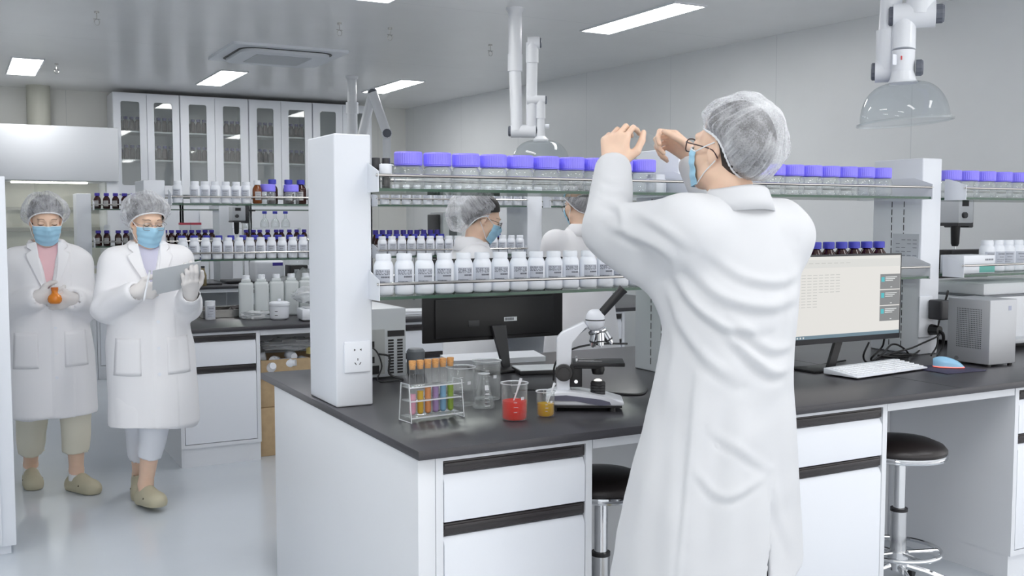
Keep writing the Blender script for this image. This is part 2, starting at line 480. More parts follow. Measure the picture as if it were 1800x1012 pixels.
# ------------------------------------------------------------------ reagent racks
def glass_shelf(x0, x1, y0, y1, z1, parent, th=0.010):
    m = MB().mat(shelf_g).mat(shelf_edge)
    m.box(x0, x1, y0, y1, z1 - th, z1)
    for f in m.bm.faces: f.material_index = 0 if abs(f.normal.z) > 0.5 else 1
    return m.build('glass_shelf', None, parent)
def rack(label, xs, y0, y1, ends, sections, zt=1.70, pw=0.128, slots=True):
    t = thing('reagent_rack', label, 'rack', (xs[0], y0, 0.8))
    X0, Y0, Z0 = xs[0], y0, 0.8
    ins = 0.035
    for px in xs:
        u = MB().box(px - X0, px - X0 + pw, 0, y1 - y0, 0.0005, zt - Z0, bev=.006, seg=3).build('upright', white_pow, t)
        if slots:
            for side in ((-.0006, pw + .0006) if px != xs[0] else (pw + .0006,)):
                for yy in (0.10, 0.17):
                    z = 0.03
                    s = MB()
                    while z < zt - Z0 - .14:
                        s.box(px - X0 + side - .0004, px - X0 + side + .0004, yy - .002, yy + .002, z, z + .026); z += .036
                    s.build('slot_strip', black_pl, u)
    for (k, z, sx0, sx1) in sections:
        y_f, y_b = -0.087, (y1 - y0) + 0.05
        glass_shelf(sx0 - X0, sx1 - X0, y_f, y_b, z - Z0, t)
        for yy in (y_f - .002, y_b + .002):
            MB().cyl((sx0 - X0 - .004, yy, z + .042 - Z0), (sx1 - X0 + .004, yy, z + .042 - Z0), .0055, seg=10).build('rail', steel, t)
        for bx in (sx0 - X0, sx1 - X0):
            if bx == sx0 - X0:
                br = MB().prism([(y_f - .008, z - Z0 - .012), (y_f - .008, z - Z0 + .055), (0.0, z - Z0 + .085), (.02, z - Z0 + .085), (.02, z - Z0 - .012)], bx - .0015, bx + .0015, 'x')
            else: br = MB().prism([(y_f - .008, z - Z0 - .012), (y_f - .008, z - Z0 + .055), (0.0, z - Z0 + .085), (y1 - y0, z - Z0 + .085), (y_b + .006, z - Z0 + .055), (y_b + .006, z - Z0 - .012)], bx - .0015 if bx < .3 or True else 0, bx + .0015, 'x')
            b = br.build('bracket', white_pow, t)
            MB().cyl((bx - .006, y_f - .002, z + .042 - Z0), (bx + .006, y_f - .002, z + .042 - Z0), .0045, seg=10).build('screw', steel, b)
    return t
P1 = (1.088, 2.485, 3.870)
SH = (1.522, 1.168)
sec1 = []
for z in SH:
    sec1 += [(0, z, 1.205, 2.466 if z > 1.3 else 2.466), (1, z, 2.625, 3.822), (2, z, 4.045, 5.3)]
rack('white reagent rack with glass shelves standing on the near bench', P1, 3.217, 3.50, None, sec1)
P2 = (1.03, 2.39, 3.752)
sec2 = []
for z in SH: sec2 += [(0, z, 1.18, 2.37), (1, z, 2.53, 3.70), (2, z, 3.90, 4.75)]
rack('white reagent rack with glass shelves on the second bench behind the women', P2, 6.67, 7.0, None, sec2, slots=False, zt=1.665)
P3 = (1.005, 2.32, 3.6)
sec3 = []
for z in SH: sec3 += [(0, z, 1.15, 2.30), (1, z, 2.46, 3.58)]
rack('white reagent rack on the rear bench between the two walking women', P3, 10.40, 10.70, None, sec3, slots=False, zt=1.665)

# ------------------------------------------------------------------ glass front cabinets at the back
def tall_cabinet(x0, x1, label):
    w = x1 - x0
    t = thing('glass_cabinet', label, 'cabinet', ((x0 + x1) / 2, 11.5, 0), group='glass fronted wall cabinets')
    zt = 2.755; a = w / 2; d = 0.44
    c = MB()
    c.box(-a, -a + .018, 0, d, 0, zt); c.box(a - .018, a, 0, d, 0, zt)
    c.box(-a + .018, a - .018, 0, d, zt - .02, zt); c.box(-a + .018, a - .018, d - .015, d, 0, zt - .02)
    c.box(-a + .018, a - .018, 0.02, d - .015, 1.66, 1.70)
    c.build('carcass', white_lam, t)
    MB().box(-a + .001, a - .001, 0.0, .02, 0.0, 1.68).build('lower_front', white_pow, t)
    for z in (2.36, 2.06):
        MB().box(-a + .02, a - .02, .03, d - .016, z - .016, z).build('shelf', light_grey, t)
    for s in (-1, 1):
        d0, d1 = (-a + .004, -.002) if s < 0 else (.002, a - .004)
        z0, z1 = 1.69, zt - .012
        cx = (d0 + d1) / 2; ww, hb, ht = .094, 1.785, 2.662
        m = MB()
        # frame: outer rect with rounded window hole
        n = 6; R = .022
        inner = []
        for (qx, qz, a0) in ((cx + ww - R, ht - R, 0), (cx - ww + R, ht - R, 90), (cx - ww + R, hb + R, 180), (cx + ww - R, hb + R, 270)):
            for k in range(n + 1):
                an = math.radians(a0 + 90 * k / n); inner.append((qx + R * math.cos(an), qz + R * math.sin(an)))
        outer = []
        for (qx, qz, nn) in ((d1, z1, 0), (d0, z1, 1), (d0, z0, 2), (d1, z0, 3)):
            outer += [(qx, qz)] * (n + 1)
        N = len(inner)
        for y in (-.018, 0.0):
            pass
        vo0 = [m.bm.verts.new((x, -.018, z)) for x, z in outer]; vi0 = [m.bm.verts.new((x, -.018, z)) for x, z in inner]
        vi1 = [m.bm.verts.new((x, -.001, z)) for x, z in inner]; vo1 = [m.bm.verts.new((x, -.001, z)) for x, z in outer]
        for A, B in ((vo0, vi0), (vi0, vi1), (vo1, vo0)):
            for k in range(N):
                try: m.bm.faces.new((A[k], A[(k + 1) % N], B[(k + 1) % N], B[k]))
                except ValueError: pass
        bmesh.ops.remove_doubles(m.bm, verts=m.bm.verts, dist=1e-5)
        m.mat(white_pow)
        dr = m.build('door', None, t)
        MB().box(cx - ww - .005, cx + ww + .005, -.008, -.004, hb - .005, ht + .005).build('pane', pane_g, dr)
    return t
cabs = []
xs = [1.485, 2.165, 2.905, 3.635, 4.36]
nm = ['leftmost glass fronted cabinet at the back wall, beside the fume hood', 'second glass fronted cabinet from the fume hood at the back wall',
      'third glass fronted cabinet from the fume hood at the back wall', 'rightmost glass fronted cabinet, half hidden by the near white upright']
for k in range(4): tall_cabinet(xs[k] + .003, xs[k + 1] - .003, nm[k])

# ------------------------------------------------------------------ fume hood
t = thing('fume_hood', 'large white fume hood at the far left behind the women', 'fume hood', (0.95, 10.96, 0))
m = MB(); m.box(-.56, .515, 0, .75, 1.80, 2.335, bev=.01); m.build('header', pm('hood white', (208, 211, 216), .5), t)
m = MB()
m.box(.40, .515, 0.03, .75, 0.0, 1.80); m.box(-.66, -.60, 0.03, .75, 0.0, 1.80)
m.box(-.60, .40, .03, .75, 0, .85)
m.build('cabinet_body', white_pow, t)
beige = pm('hood liner', (196, 194, 184), 0.5)
m = MB(); m.box(-.60, .40, .70, .72, .85, 1.80); m.build('back_baffle', beige, t)
m = MB(); m.box(-.60, .40, .66, .70, 1.30, 1.34); m.box(-.60, .40, .66, .70, 1.52, 1.55); m.build('baffle_rail', pm('hood rail', (150, 148, 140), .5), t)
MB().box(-.60, .40, .10, .106, .95, 1.80).build('sash', pane_g, t)
MB().box(-.45, .25, .30, .38, 1.785, 1.797).build('hood_lamp', pm('hood lamp', (255, 250, 238), .4, emit=9), t)
MB().box(-.60, .40, .085, .115, .93, .96).build('sash_handle', light_grey, t)

# ------------------------------------------------------------------ white cabinet at the far left edge, nearest the camera
t = thing('storage_cabinet', 'white metal cabinet with a lock cut off by the left edge of the picture', 'cabinet', (-0.15, 4.74, 0))
m = MB(); m.box(-.33, .338, 0.02, .50, 0.04, 1.60, bev=.004); m.box(-.31, .318, .05, .48, 0, .04); m.build('carcass', white_pow, t)
for (z0, z1) in ((.05, .80), (.806, 1.155), (1.161, 1.59)):
    m = MB(); m.box(-.325, .283, 0.0, .019, z0, z1, bev=.003); d = m.build('door', white_pow, t)
    if z0 < .1:
        MB().box(.235, .275, -.006, 0.0, .44, .53, bev=.003).build('lock', steel, d)
        MB().box(.2525, .2575, -.0066, -.0058, .475, .50).build('keyhole', black_pl, d)

# ------------------------------------------------------------------ ceiling cassette, hooks, extraction arms
t = thing('air_conditioner', 'white ceiling cassette air conditioner above the left glass cabinets', 'air conditioner', (2.41, 8.55, Zc))
def rrect(w, h, r, n=6):
    out = []
    for (cx, cy, a0) in ((w - r, h - r, 0), (-w + r, h - r, 90), (-w + r, -h + r, 180), (w - r, -h + r, 270)):
        for k in range(n + 1):
            a = math.radians(a0 + 90 * k / n); out.append((cx + r * math.cos(a), cy + r * math.sin(a)))
    return out
MB().prism(rrect(.47, .47, .03), -.022, 0, 'z').build('panel', white_pl, t)
MB().prism(rrect(.385, .385, .13), -.026, -.022, 'z').build('air_slot', black_pl, t)
MB().prism(rrect(.365, .365, .12), -.050, -.026, 'z').build('inner_panel', white_pl, t)
MB().prism(rrect(.23, .23, .02), -.054, -.050, 'z').build('grille', light_grey, t)
for (x, y, lb) in ((0.872, 7.388, 'small steel ceiling hook near the top left corner'), (0.836, 10.0, 'small pale ceiling hook beside the far left panel light'), (3.759, 7.281, 'small steel ceiling hook left of the central extraction arm'),
                   (2.42, 7.0, 'left of the two pale hanging hooks below the air conditioner'), (2.80, 7.0, 'right of the two pale hanging hooks below the air conditioner')):
    t = thing('ceiling_hook', lb, 'hook', (x, y, Zc), group=None)
    MB().cyl((0, 0, 0), (0, 0, -.012), .016).cyl((0, 0, -.012), (0, 0, -.05), .003, seg=8).build('rod', steel, t)
    MB().tube([(-.022, 0, -.05), (0.022, 0, -.05)], .003, 6).tube([(0, 0, -.05), (.016, 0, -.062), (.012, 0, -.084), (0, 0, -.09), (-.012, 0, -.084), (-.016, 0, -.062), (0, 0, -.05)], .0026, 6, smooth=3).build('hook', steel, t)

arm_w = pm('extraction arm white', (228, 230, 234), 0.3)
knob_m = pm('arm knob grey', (98, 102, 112), 0.5)
def arm_seg(m, a, b, r):
    m.cyl(a, b, r, seg=20)
def knob(parent, c, d, r=.034, L=.02):
    c = Vector(c); d = Vector(d).normalized()
    q = Vector((0, 0, 1)).rotation_difference(d)
    M = Matrix.Translation(c) @ q.to_matrix().to_4x4()
    MB().lathe([(0, 0), (r, 0), (r, L * .75), (r * .82, L), (0, L)], seg=28, M=M, ribs=1, ribd=.003).build('knob', knob_m, parent)
def dome(parent, top, R=.2, h=.16, neck=.05, tilt=None):
    prof = []
    n = 12
    for k in range(n + 1):
        a = (PI / 2) * k / n
        r = neck + (R - neck) * math.sin(a) ** 0.9; z = -h * (1 - math.cos(a)) ** 1.0
        prof.append((r, z))
    prof.append((R + .012, -h - .004)); prof.append((R + .012, -h - .010))
    M = Matrix.Translation(top) @ (tilt.to_4x4() if tilt else Matrix())
    d = MB().lathe(prof, seg=40, M=M).build('hood_dome', dome_g, parent, normals=True)
    MB().lathe([(R + .009, -h - .004), (R + .016, -h - .004), (R + .016, -h - .012), (R + .009, -h - .012), (R + .009, -h - .004)], seg=40, M=M).build('rim', clear2, d)
    return d
def joint(parent, a, b, r, name='joint'):
    return MB().cyl(a, b, r, seg=24).build(name, arm_w, parent)
def V(*a): return Vector(a)
# central arm (from the ceiling over the second bench)
base = V(3.262, 5.966, Zc)
t = thing('extraction_arm', 'central white folding extraction arm hanging from the ceiling above the blue capped jars', 'extraction arm', base)
L = lambda x, y, z: V(x, y, z) - base
R_ = V(math.cos(math.radians(30)), -math.sin(math.radians(30)), 0)
MB().lathe([(0, 0), (.058, 0), (.058, -.012), (.046, -.03), (.046, -.05)], seg=28).build('ceiling_flange', arm_w, t)
MB().cyl((0, 0, -.03), (0, 0, -.36), .044, seg=24).build('mast', arm_w, t)
MB().cyl((0, 0, -.30), (0, 0, -.41), .048, seg=24).build('collar', arm_w, t)
MB().cyl((0, 0, -.41), (-.004, -.03, -.80), .040, .038, seg=24).build('upper_tube', arm_w, t)
e1 = L(3.285, 5.93, 2.0)
MB().cyl(e1 - R_ * .065, e1 + R_ * .10, .042, seg=24).build('lower_joint', arm_w, t)
knob(t, e1 - R_ * .065, -R_, .034, .018); knob(t, e1 + R_ * .10, R_, .034, .012)
e2 = L(3.345, 5.885, 2.57)
MB().cyl(e1 + R_ * .07 + V(0, 0, .03), e2, .034, .037, seg=24).build('fore_tube', arm_w, t)
MB().cyl(e2 - R_ * .03, e2 + R_ * .05, .040, seg=24).cyl(e2, e2 - V(0, 0, .13), .041, seg=24).build('upper_joint', arm_w, t)
knob(t, e2 + R_ * .05, R_, .032, .012)
e3 = L(3.39, 5.85, 2.20)
MB().cyl(e3 - R_ * .09, e3 + R_ * .03, .03, seg=20).cyl(e3, e3 - V(0, 0, .12), .03, seg=20).cyl(e3 - V(0, 0, .12), e3 - V(0, 0, .24), .024, .03, seg=20).build('hood_tube', arm_w, t)
knob(t, e3 + R_ * .03, R_, .026, .01)
MB().cyl(e3 + V(0, 0, -.17) + R_ * .03, e3 + V(0, 0, -.17) + R_ * .055, .014, seg=12).build('damper_knob', white_pl, t)
MB().lathe([(0, 0), (.03, 0), (.05, -.02), (.05, -.035), (0, -.035)], seg=24, M=Matrix.Translation(e3 + V(0, 0, -.235))).build('hood_collar', arm_w, t)
dome(t, e3 + V(0, 0, -.262), R=.19, h=.155, neck=.045)

# near arm, upper right
t0 = V(3.50, 3.12, Zc)
t = thing('extraction_arm', 'near white extraction arm hanging at the top right corner with a clear dome', 'extraction arm', t0)
L = lambda x, y, z: V(x, y, z) - t0
hd = math.radians(48); R_ = V(math.cos(hd), -math.sin(hd), 0)
MB().lathe([(0, 0), (.07, 0), (.07, -.012), (.048, -.03)], seg=28).build('ceiling_flange', arm_w, t)
jl = L(3.505, 3.11, 2.05)
MB().cyl((0.03, -.02, -.02), jl + V(0, 0, .04), .044, .044, seg=28).build('mast', arm_w, t)
MB().cyl(jl + V(0, 0, .17), jl + V(0, 0, -.0), .049, seg=28).cyl(jl - R_ * .05, jl + R_ * .06, .047, seg=28).build('lower_joint', arm_w, t)
knob(t, jl - R_ * .05, -R_, .037, .016)
fw = V(-math.sin(hd), -math.cos(hd), 0)
hj = L(3.61, 3.065, 2.27) + fw * .09 - R_ * .012
MB().cyl(hj - R_ * .075, hj + R_ * .09, .05, .055, seg=28).cyl(hj + R_ * .03, hj + R_ * .05 + V(0, 0, .40), .058, .05, seg=28).build('upper_joint', arm_w, t)
knob(t, hj - R_ * .075, -R_, .040, .018); knob(t, hj + R_ * .09, R_, .040, .034)
hb = L(3.575, 3.075, 1.995) + fw * .09 - R_ * .012
MB().cyl(hj - R_ * .03 + V(0, 0, -.02), hb + V(0, 0, .13), .047, seg=28).build('hood_tube', arm_w, t)
MB().cyl(hb + V(0, 0, .128), hb + V(0, 0, .04), .046, seg=28).cyl(hb + V(0, 0, .04), hb, .046, .054, seg=28).build('hood_neck', arm_w, t)
knob(t, hb + R_ * .05 + V(0, 0, .055), R_, .034, .028)
fw = V(-math.sin(hd), -math.cos(hd), 0)
MB().box(-.012, .012, -.003, .003, -.022, .022, bev=.004, M=Matrix.Translation(hb - R_ * .035 + fw * .055 + V(0, 0, .085))).build('damper_knob', white_pl, t)
MB().box(-.004, .004, -.001, .001, -.008, .008, M=Matrix.Translation(hb - R_ * .008 + fw * .047 + V(0, 0, .092))).build('damper_mark', pm('red mark', (190, 60, 60), .5), t)
MB().lathe([(0, 0.004), (.056, 0.004), (.060, -.006), (0, -.006)], seg=28, M=Matrix.Translation(hb)).build('hood_collar', arm_w, t)
dome(t, hb + V(0, 0, -.006), R=.178, h=.155, neck=.055, tilt=Matrix.Rotation(math.radians(4), 3, fw))

# far folded arm
f0 = V(3.41, 9.52, Zc)
t = thing('extraction_arm', 'far folded extraction arm in front of the rightmost glass cabinet', 'extraction arm', f0)
L = lambda x, y, z: V(x, y, z) - f0
hd = math.radians(20); R_ = V(math.cos(hd), -math.sin(hd), 0); fw = V(-math.sin(hd), -math.cos(hd), 0)
MB().lathe([(0, 0), (.06, 0), (.06, -.012), (.05, -.03)], seg=24).build('ceiling_flange', arm_w, t)
MB().cyl((0, 0, -.02), (0, 0, -.30), .045, seg=24).cyl((0, 0, -.25), (0, 0, -.36), .060, seg=24).build('mast', arm_w, t)
MB().cyl((0, 0, -.36), (0, 0, -.85), .05, seg=24).build('lower_mast', arm_w, t)
a1 = L(3.44, 9.45, 2.10); a2 = L(3.575, 9.40, 2.635); a3 = L(3.69, 9.33, 2.245)
MB().cyl(a1, a2, .043, seg=20).build('upper_tube', arm_w, t)
MB().cyl(a2 + fw * .03, a2 - fw * .07, .05, seg=20).build('upper_joint', arm_w, t); knob(t, a2 + fw * .03, fw, .04, .016)
MB().cyl(a2 + fw * .05, a3 + fw * .05, .045, .045, seg=20).build('fore_tube', arm_w, t)
MB().cyl(a3 + fw * .09, a3 - fw * .04, .05, seg=20).cyl(a3, a3 - V(0, 0, .28), .04, seg=20).build('lower_joint', arm_w, t); knob(t, a3 + fw * .09, fw, .042, .016)
dome(t, a3 - V(0, 0, .28), R=.19, h=.15, neck=.045)
# ------------------------------------------------------------------ bottles
def jar_proto():
    t = thing('jar', 'x', 'jar')
    MB().lathe([(0, .001), (.040, .001), (.0455, .006), (.0465, .012), (.0465, .058), (.044, .066), (.040, .071), (.0385, .074), (.0365, .074), (.038, .070), (.042, .064), (.0443, .057), (.0443, .012), (.042, .006), (0, .005)], seg=32).build('glass_body', clear2, t, angle=50)
    c = MB(); c.lathe([(.0, .076), (.041, .076), (.0445, .078), (.0445, .112), (.042, .1165), (0, .1165)], seg=72, ribs=1, ribd=.0011)
    c.lathe([(.036, .074), (.0435, .074), (.0435, .0765), (.036, .0765)], seg=32)
    c.build('cap', purple, t, angle=25)
    return t
def white_bottle_proto(txt=None, h=.145, r=.0315):
    t = thing('bottle', 'x', 'bottle')
    k = h / .145
    MB().lathe([(0, 0.0005), (r * .86, .0005), (r * .97, .004), (r, .010), (r, .098 * k), (r * .97, .106 * k), (r * .86, .116 * k), (r * .74, .122 * k), (r * .70, .126 * k), (0, .126 * k)], seg=28).build('body', hdpe, t, angle=60)
    MB().lathe([(r * .5, .123 * k), (r * .80, .123 * k), (r * .80, .141 * k), (r * .74, .145 * k), (0, .145 * k)], seg=40, ribs=1, ribd=.0005).build('cap', white_pl, t, angle=30)
    lab(t, r, .038 * k, .092 * k, txt)
    return t
def arc_band(r, a0, a1, z0, z1, n=14):
    return [[Vector((r * math.sin(a), -r * math.cos(a), z)) for a in np.linspace(a0, a1, n)] for z in (z0, z1)]
def lab(t, r, z0, z1, txt, half=0.80, m=None):
    g = MB().grid(arc_band(r + .0006, -half, half, z0, z1))
    l = g.build('label', m or label_m, t, normals=False)
    lines = MB()
    rr = r + .0011
    hh = z1 - z0
    rnd = random.Random(hash(txt or 'q') & 255 if False else sum(map(ord, txt or 'q')))
    if txt:
        me = text_mesh(txt, hh * .44, 'lettering', ink, l, Matrix())
        n = len(me.vertices); co = np.zeros(n * 3); me.vertices.foreach_get('co', co); co = co.reshape(-1, 3)
        x = co[:, 0]; sc = (2 * half * r * 1.0) / (x.max() + 1e-9) * .97
        s = x * sc - half * r * .95
        a = s / rr
        out = np.stack([rr * np.sin(a), -rr * np.cos(a), z0 + hh * .64 + co[:, 1] * .95], 1)
        me.vertices.foreach_set('co', out.ravel())
        o = bpy.data.objects.new('lettering', me); COL.objects.link(o); o.parent = l
        rows = [(.44, .10, -.1, .75), (.16, .05, -.72, .3), (.06, .04, -.72, .0)]
    else:
        rows = [(.74, .12, -.5, .5), (.5, .08, -.3, .35), (.28, .05, -.6, .4), (.12, .04, -.6, .1)]
    for (f, hz, a0, a1) in rows:
        a = a0
        while a < a1:
            w = .05 + rnd.random() * .07
            lines.grid(arc_band(rr, a, min(a1, a + w), z0 + hh * f, z0 + hh * (f + hz), 3)); a += w + .03
    lines.build('printed_lines', ink_lt if not txt else ink, l, normals=False)
def amber_proto(capm, h=.155, r=.034, labelled=True):
    t = thing('bottle', 'x', 'bottle')
    k = h / .155
    MB().lathe([(0, .0005), (r * .88, .0005), (r, .006), (r, .090 * k), (r * .92, .103 * k), (r * .55, .122 * k), (r * .5, .130 * k), (0, .130 * k)], seg=28).build('body', amber, t, angle=60)
    MB().lathe([(r * .5, .126 * k), (r * .74, .126 * k), (r * .74, .152 * k), (r * .68, .155 * k), (0, .155 * k)], seg=40, ribs=1, ribd=.0006).build('cap', capm, t, angle=30)
    if labelled: lab(t, r, .025 * k, .080 * k, None, .7, pm('amber bottle label', (190, 188, 188), .7))
    return t
def row(proto, pts, labels, group, jitter=.25):
    for i, (p, lb) in enumerate(zip(pts, labels)):
        c = proto if proto.get('label') == 'x' else copy_tree(proto, None)
        c.location = p; c['label'] = lb; c['group'] = group
        c.rotation_euler = (0, 0, random.uniform(-jitter, jitter) + YAWS)
YAWS = -.35
# near bench: top shelf jars
zt = SH[0] + .0008; zl = SH[1] + .0008
JX = [1.3385, 1.4365, 1.5345, 1.6325, 1.7305, 1.8285, 1.9265, 2.0245, 2.1225, 2.2205]
JY = 3.255
from mathutils import noise as mnoise
def lin(a, b, n): return [a + (b - a) * i / (n - 1) for i in range(n)]
def scaled(proto, k):
    for ch in proto.children_recursive:
        if ch.type == 'MESH': ch.data.transform(Matrix.Scale(k, 4))
    return proto
j0 = scaled(jar_proto(), 1.09)
n = 10
row(j0, [(x, JY, zt) for x in lin(1.365, 2.345, n)], [f'{ORD[i]} violet capped clear jar from the left, left section of the near top shelf' for i in range(n)], 'violet capped jars on the top shelf')
j1 = copy_tree(j0, None); j1['label'] = 'x'
n = 10
row(j1, [(x, JY, zt) for x in lin(2.695, 3.64, n)][::-1], [f'{ORD[i]} violet capped clear jar counting left from the right upright, near top shelf' for i in range(n)], 'violet capped jars on the top shelf')
j2 = copy_tree(j0, None); j2['label'] = 'x'
n = 7
row(j2, [(x, JY, zt) for x in lin(4.105, 4.84, n)], [f'{ORD[i]} violet capped clear jar rightwards from the right upright, near top shelf' for i in range(n)], 'violet capped jars on the top shelf')
# contents and small labels in some jars
# small bottles at the left end of the top shelf
def small_dark(label, loc):
    t = thing('bottle', label, 'bottle', loc)
    MB().lathe([(0, 0), (.013, 0), (.0145, .003), (.0145, .058), (.011, .066), (.011, .070), (0, .070)], seg=20).build('body', pm('black glass', (38, 34, 34), .15), t)
    MB().lathe([(.008, .068), (.0135, .068), (.0135, .102), (0, .103)], seg=30, ribs=1, ribd=.0004).build('cap', dark_grey, t)
small_dark('left of the two small black capped bottles beside the near left upright', (1.236, 3.225, zt))
small_dark('right of the two small black capped bottles beside the near left upright', (1.272, 3.225, zt))
t = thing('bottle', 'small bottle with a plain white cap in front of the two black capped bottles', 'bottle', (1.252, 3.178, zt))
MB().lathe([(0, 0), (.019, 0), (.02, .003), (.02, .045), (.017, .05), (0, .05)], seg=20).build('body', clear2, t)
MB().lathe([(0, .048), (.021, .048), (.021, .078), (.02, .08), (0, .08)], seg=24).build('cap', white_pl, t)
t = thing('jar', 'small white plastic jar at the right end of the left top shelf', 'jar', (2.41, 3.26, zt))
MB().lathe([(0, 0), (.036, 0), (.040, .006), (.040, .05), (.034, .058), (0, .058)], seg=24).build('body', hdpe, t)
MB().lathe([(0, .056), (.035, .056), (.035, .072), (0, .072)], seg=30, ribs=1, ribd=.0005).build('lid', white_pl, t)

# lower shelf: white labelled bottles
txts = ['SDZC-230', 'SDZC-230', 'SDZC-230', 'SDZC-230', 'SDFF-230', 'SDFF-230', 'SDFF-230', 'SDFF-230', 'SDZC-230', 'SDZC-230', 'SDFF-230', 'SDZC-230', 'SDFF-230', 'SDZC-230', 'SDZC-230', 'SDFF-230']
pa = white_bottle_proto('SDZC-230', h=.138, r=.033); pb = white_bottle_proto('SDFF-230', h=.138, r=.033)
used = set()
for i, x in enumerate(lin(1.25, 2.345, 16)):
    p = pa if 'ZC' in txts[i] else pb
    lb = f'{ORD[i]} white bottle from the left, labelled {txts[i]}, on the near lower shelf'
    row(p if p['label'] == 'x' else copy_tree(p, None), [(x, 3.195 + random.uniform(-.006, .006), zl)], [lb], 'white labelled bottles on the lower shelf') if p['label'] == 'x' else None
    if p in used:
        c = copy_tree(p, (x, 3.195 + random.uniform(-.006, .006), zl), random.uniform(-.15, .15) + YAWS, lb, 'white labelled bottles on the lower shelf')
    used.add(p)
# right sections of the lower shelf
a0 = amber_proto(navy)
n = 9
row(a0, [(x, 3.25, zl) for x in lin(3.02, 3.635, n)][::-1], [f'{ORD[i]} blue capped brown bottle counting left from the right upright, above the lit screen' for i in range(n)], 'blue capped brown bottles above the lit screen')
w0 = white_bottle_proto(None, h=.152, r=.036)
n = 7
row(w0, [(x, 3.27, zl) for x in lin(4.40, 4.85, n)], [f'{ORD[i]} tall white bottle from the left behind the teal labelled box at the right edge' for i in range(n)], 'white bottles beyond the right upright')
t = thing('carton', 'white carton with a teal label on the lower shelf at the right edge', 'box', (4.215, 3.20, zl))
MB().box(-.11, .11, -.03, .10, 0, .085, bev=.002).build('box_body', white_pl, t)
MB().box(.0, .1085, -.0308, -.0300, .004, .034).build('teal_label', pm('teal', (110, 182, 172), .6), t)
m = MB()
for i in range(5): m.box(.04 + i * .012, .049 + i * .012, -.0308, -.03, .06, .068)
m.build('printed_lines', ink_lt, t)

# second bench rack bottles (behind the women, seen left of the near upright)
YB = 6.62
wb = white_bottle_proto(None, h=.138, r=.031)
tops = [(1.225, 0), (1.330, 0), (1.392, 0), (1.456, 0), (1.522, 0), (1.588, 0), (1.652, 0)]
row(wb, [(x, YB, zt) for x, _ in tops], [f'{ORD[i]} white bottle from the left on the top shelf of the second bench' for i in range(len(tops))], 'white bottles on the second bench top shelf')
ab = amber_proto(white_pl, h=.15, r=.030)
for ch in ab.children:
    if ch.name.startswith('body'): ch.data.materials[0] = amber_lt
ab.location = (1.722, YB, zt); ab['label'] = 'brown bottle with a white cap on the second bench top shelf'
jj = copy_tree(j0, (1.803, 6.66, zt), 0, 'left wide clear jar with a violet cap on the second bench top shelf')
copy_tree(j0, (1.958, 6.66, zt), 0, 'right wide clear jar with a violet cap on the second bench top shelf')
ab2 = amber_proto(navy, h=.165, r=.036)
row(ab2, [(x, 6.80, zt) for x in (1.87, 1.98, 2.065, 2.15, 2.24)], ['blue capped brown bottle behind the two wide jars, second bench top shelf', 'second brown blue capped bottle behind the wide jars on the second bench top shelf', 'third brown blue capped bottle behind the wide jars on the second bench top shelf', 'brown blue capped bottle nearly hidden by the near upright on the second bench top shelf', 'brown blue capped bottle hidden behind the near upright on the second bench'], 'brown bottles on the second bench top shelf')
LW = lin(1.25, 2.30, 16)
wl = white_bottle_proto(None, h=.138, r=.0315)
row(wl, [(x, YB, zl) for x in LW], [f'{ORD[i]} white bottle from the left, second bench lower shelf, left section' for i in range(16)], 'white bottles on the second bench lower shelf')
nv = amber_proto(navy, h=.150, r=.031)
LN = lin(1.267, 2.28, 14)
row(nv, [(x, 6.75, zl) for x in LN], [f'{ORD[i]} blue capped brown bottle from the left, back row, second bench left section' for i in range(14)], 'blue capped brown bottles in the back row of the second bench')
# second bench, middle section (seen through the near rack)
wm = copy_tree(wl, None); wm['label'] = 'x'
LM = lin(2.579, 3.66, 16)
row(wm, [(x, YB, zl) for x in LM], [f'{ORD[i]} white bottle from the left, second bench lower shelf, middle section' for i in range(16)], 'white bottles on the second bench lower shelf')
nm2 = copy_tree(nv, None); nm2['label'] = 'x'
LQ = lin(2.60, 3.08, 8)
row(nm2, [(x, 6.745, zl) for x in LQ] + [(3.44, 6.745, zl), (3.54, 6.745, zl)], [f'{ORD[i]} blue capped brown bottle from the left, back row, second bench middle section' for i in range(10)], 'blue capped brown bottles in the back row of the second bench')
vm = amber_proto(violet, h=.178, r=.026)
row(vm, [(x, 6.86, zl) for x in lin(2.622, 3.10, 10)], [f'{ORD[i]} violet capped brown bottle from the left behind the middle section white bottles' for i in range(10)], 'violet capped brown bottles of the middle section')
wt = copy_tree(wb, None); wt['label'] = 'x'
row(wt, [(x, YB, zt) for x in lin(2.60, 3.64, 14)], [f'{ORD[i]} white bottle from the left, second bench top shelf, middle section' for i in range(14)], 'white bottles on the second bench top shelf')
vb = amber_proto(violet, h=.16, r=.033)
row(vb, [(3.975, 6.62, zl)], ['single violet capped brown bottle beside the person seen from behind'], None or 'brown bottles of the right section')
wr = copy_tree(wb, None); wr['label'] = 'x'
row(wr, [(x, YB, zt) for x in lin(3.98, 4.6, 8)], [f'{ORD[i]} white bottle from the left, second bench top shelf, right section' for i in range(8)], 'white bottles on the second bench top shelf')
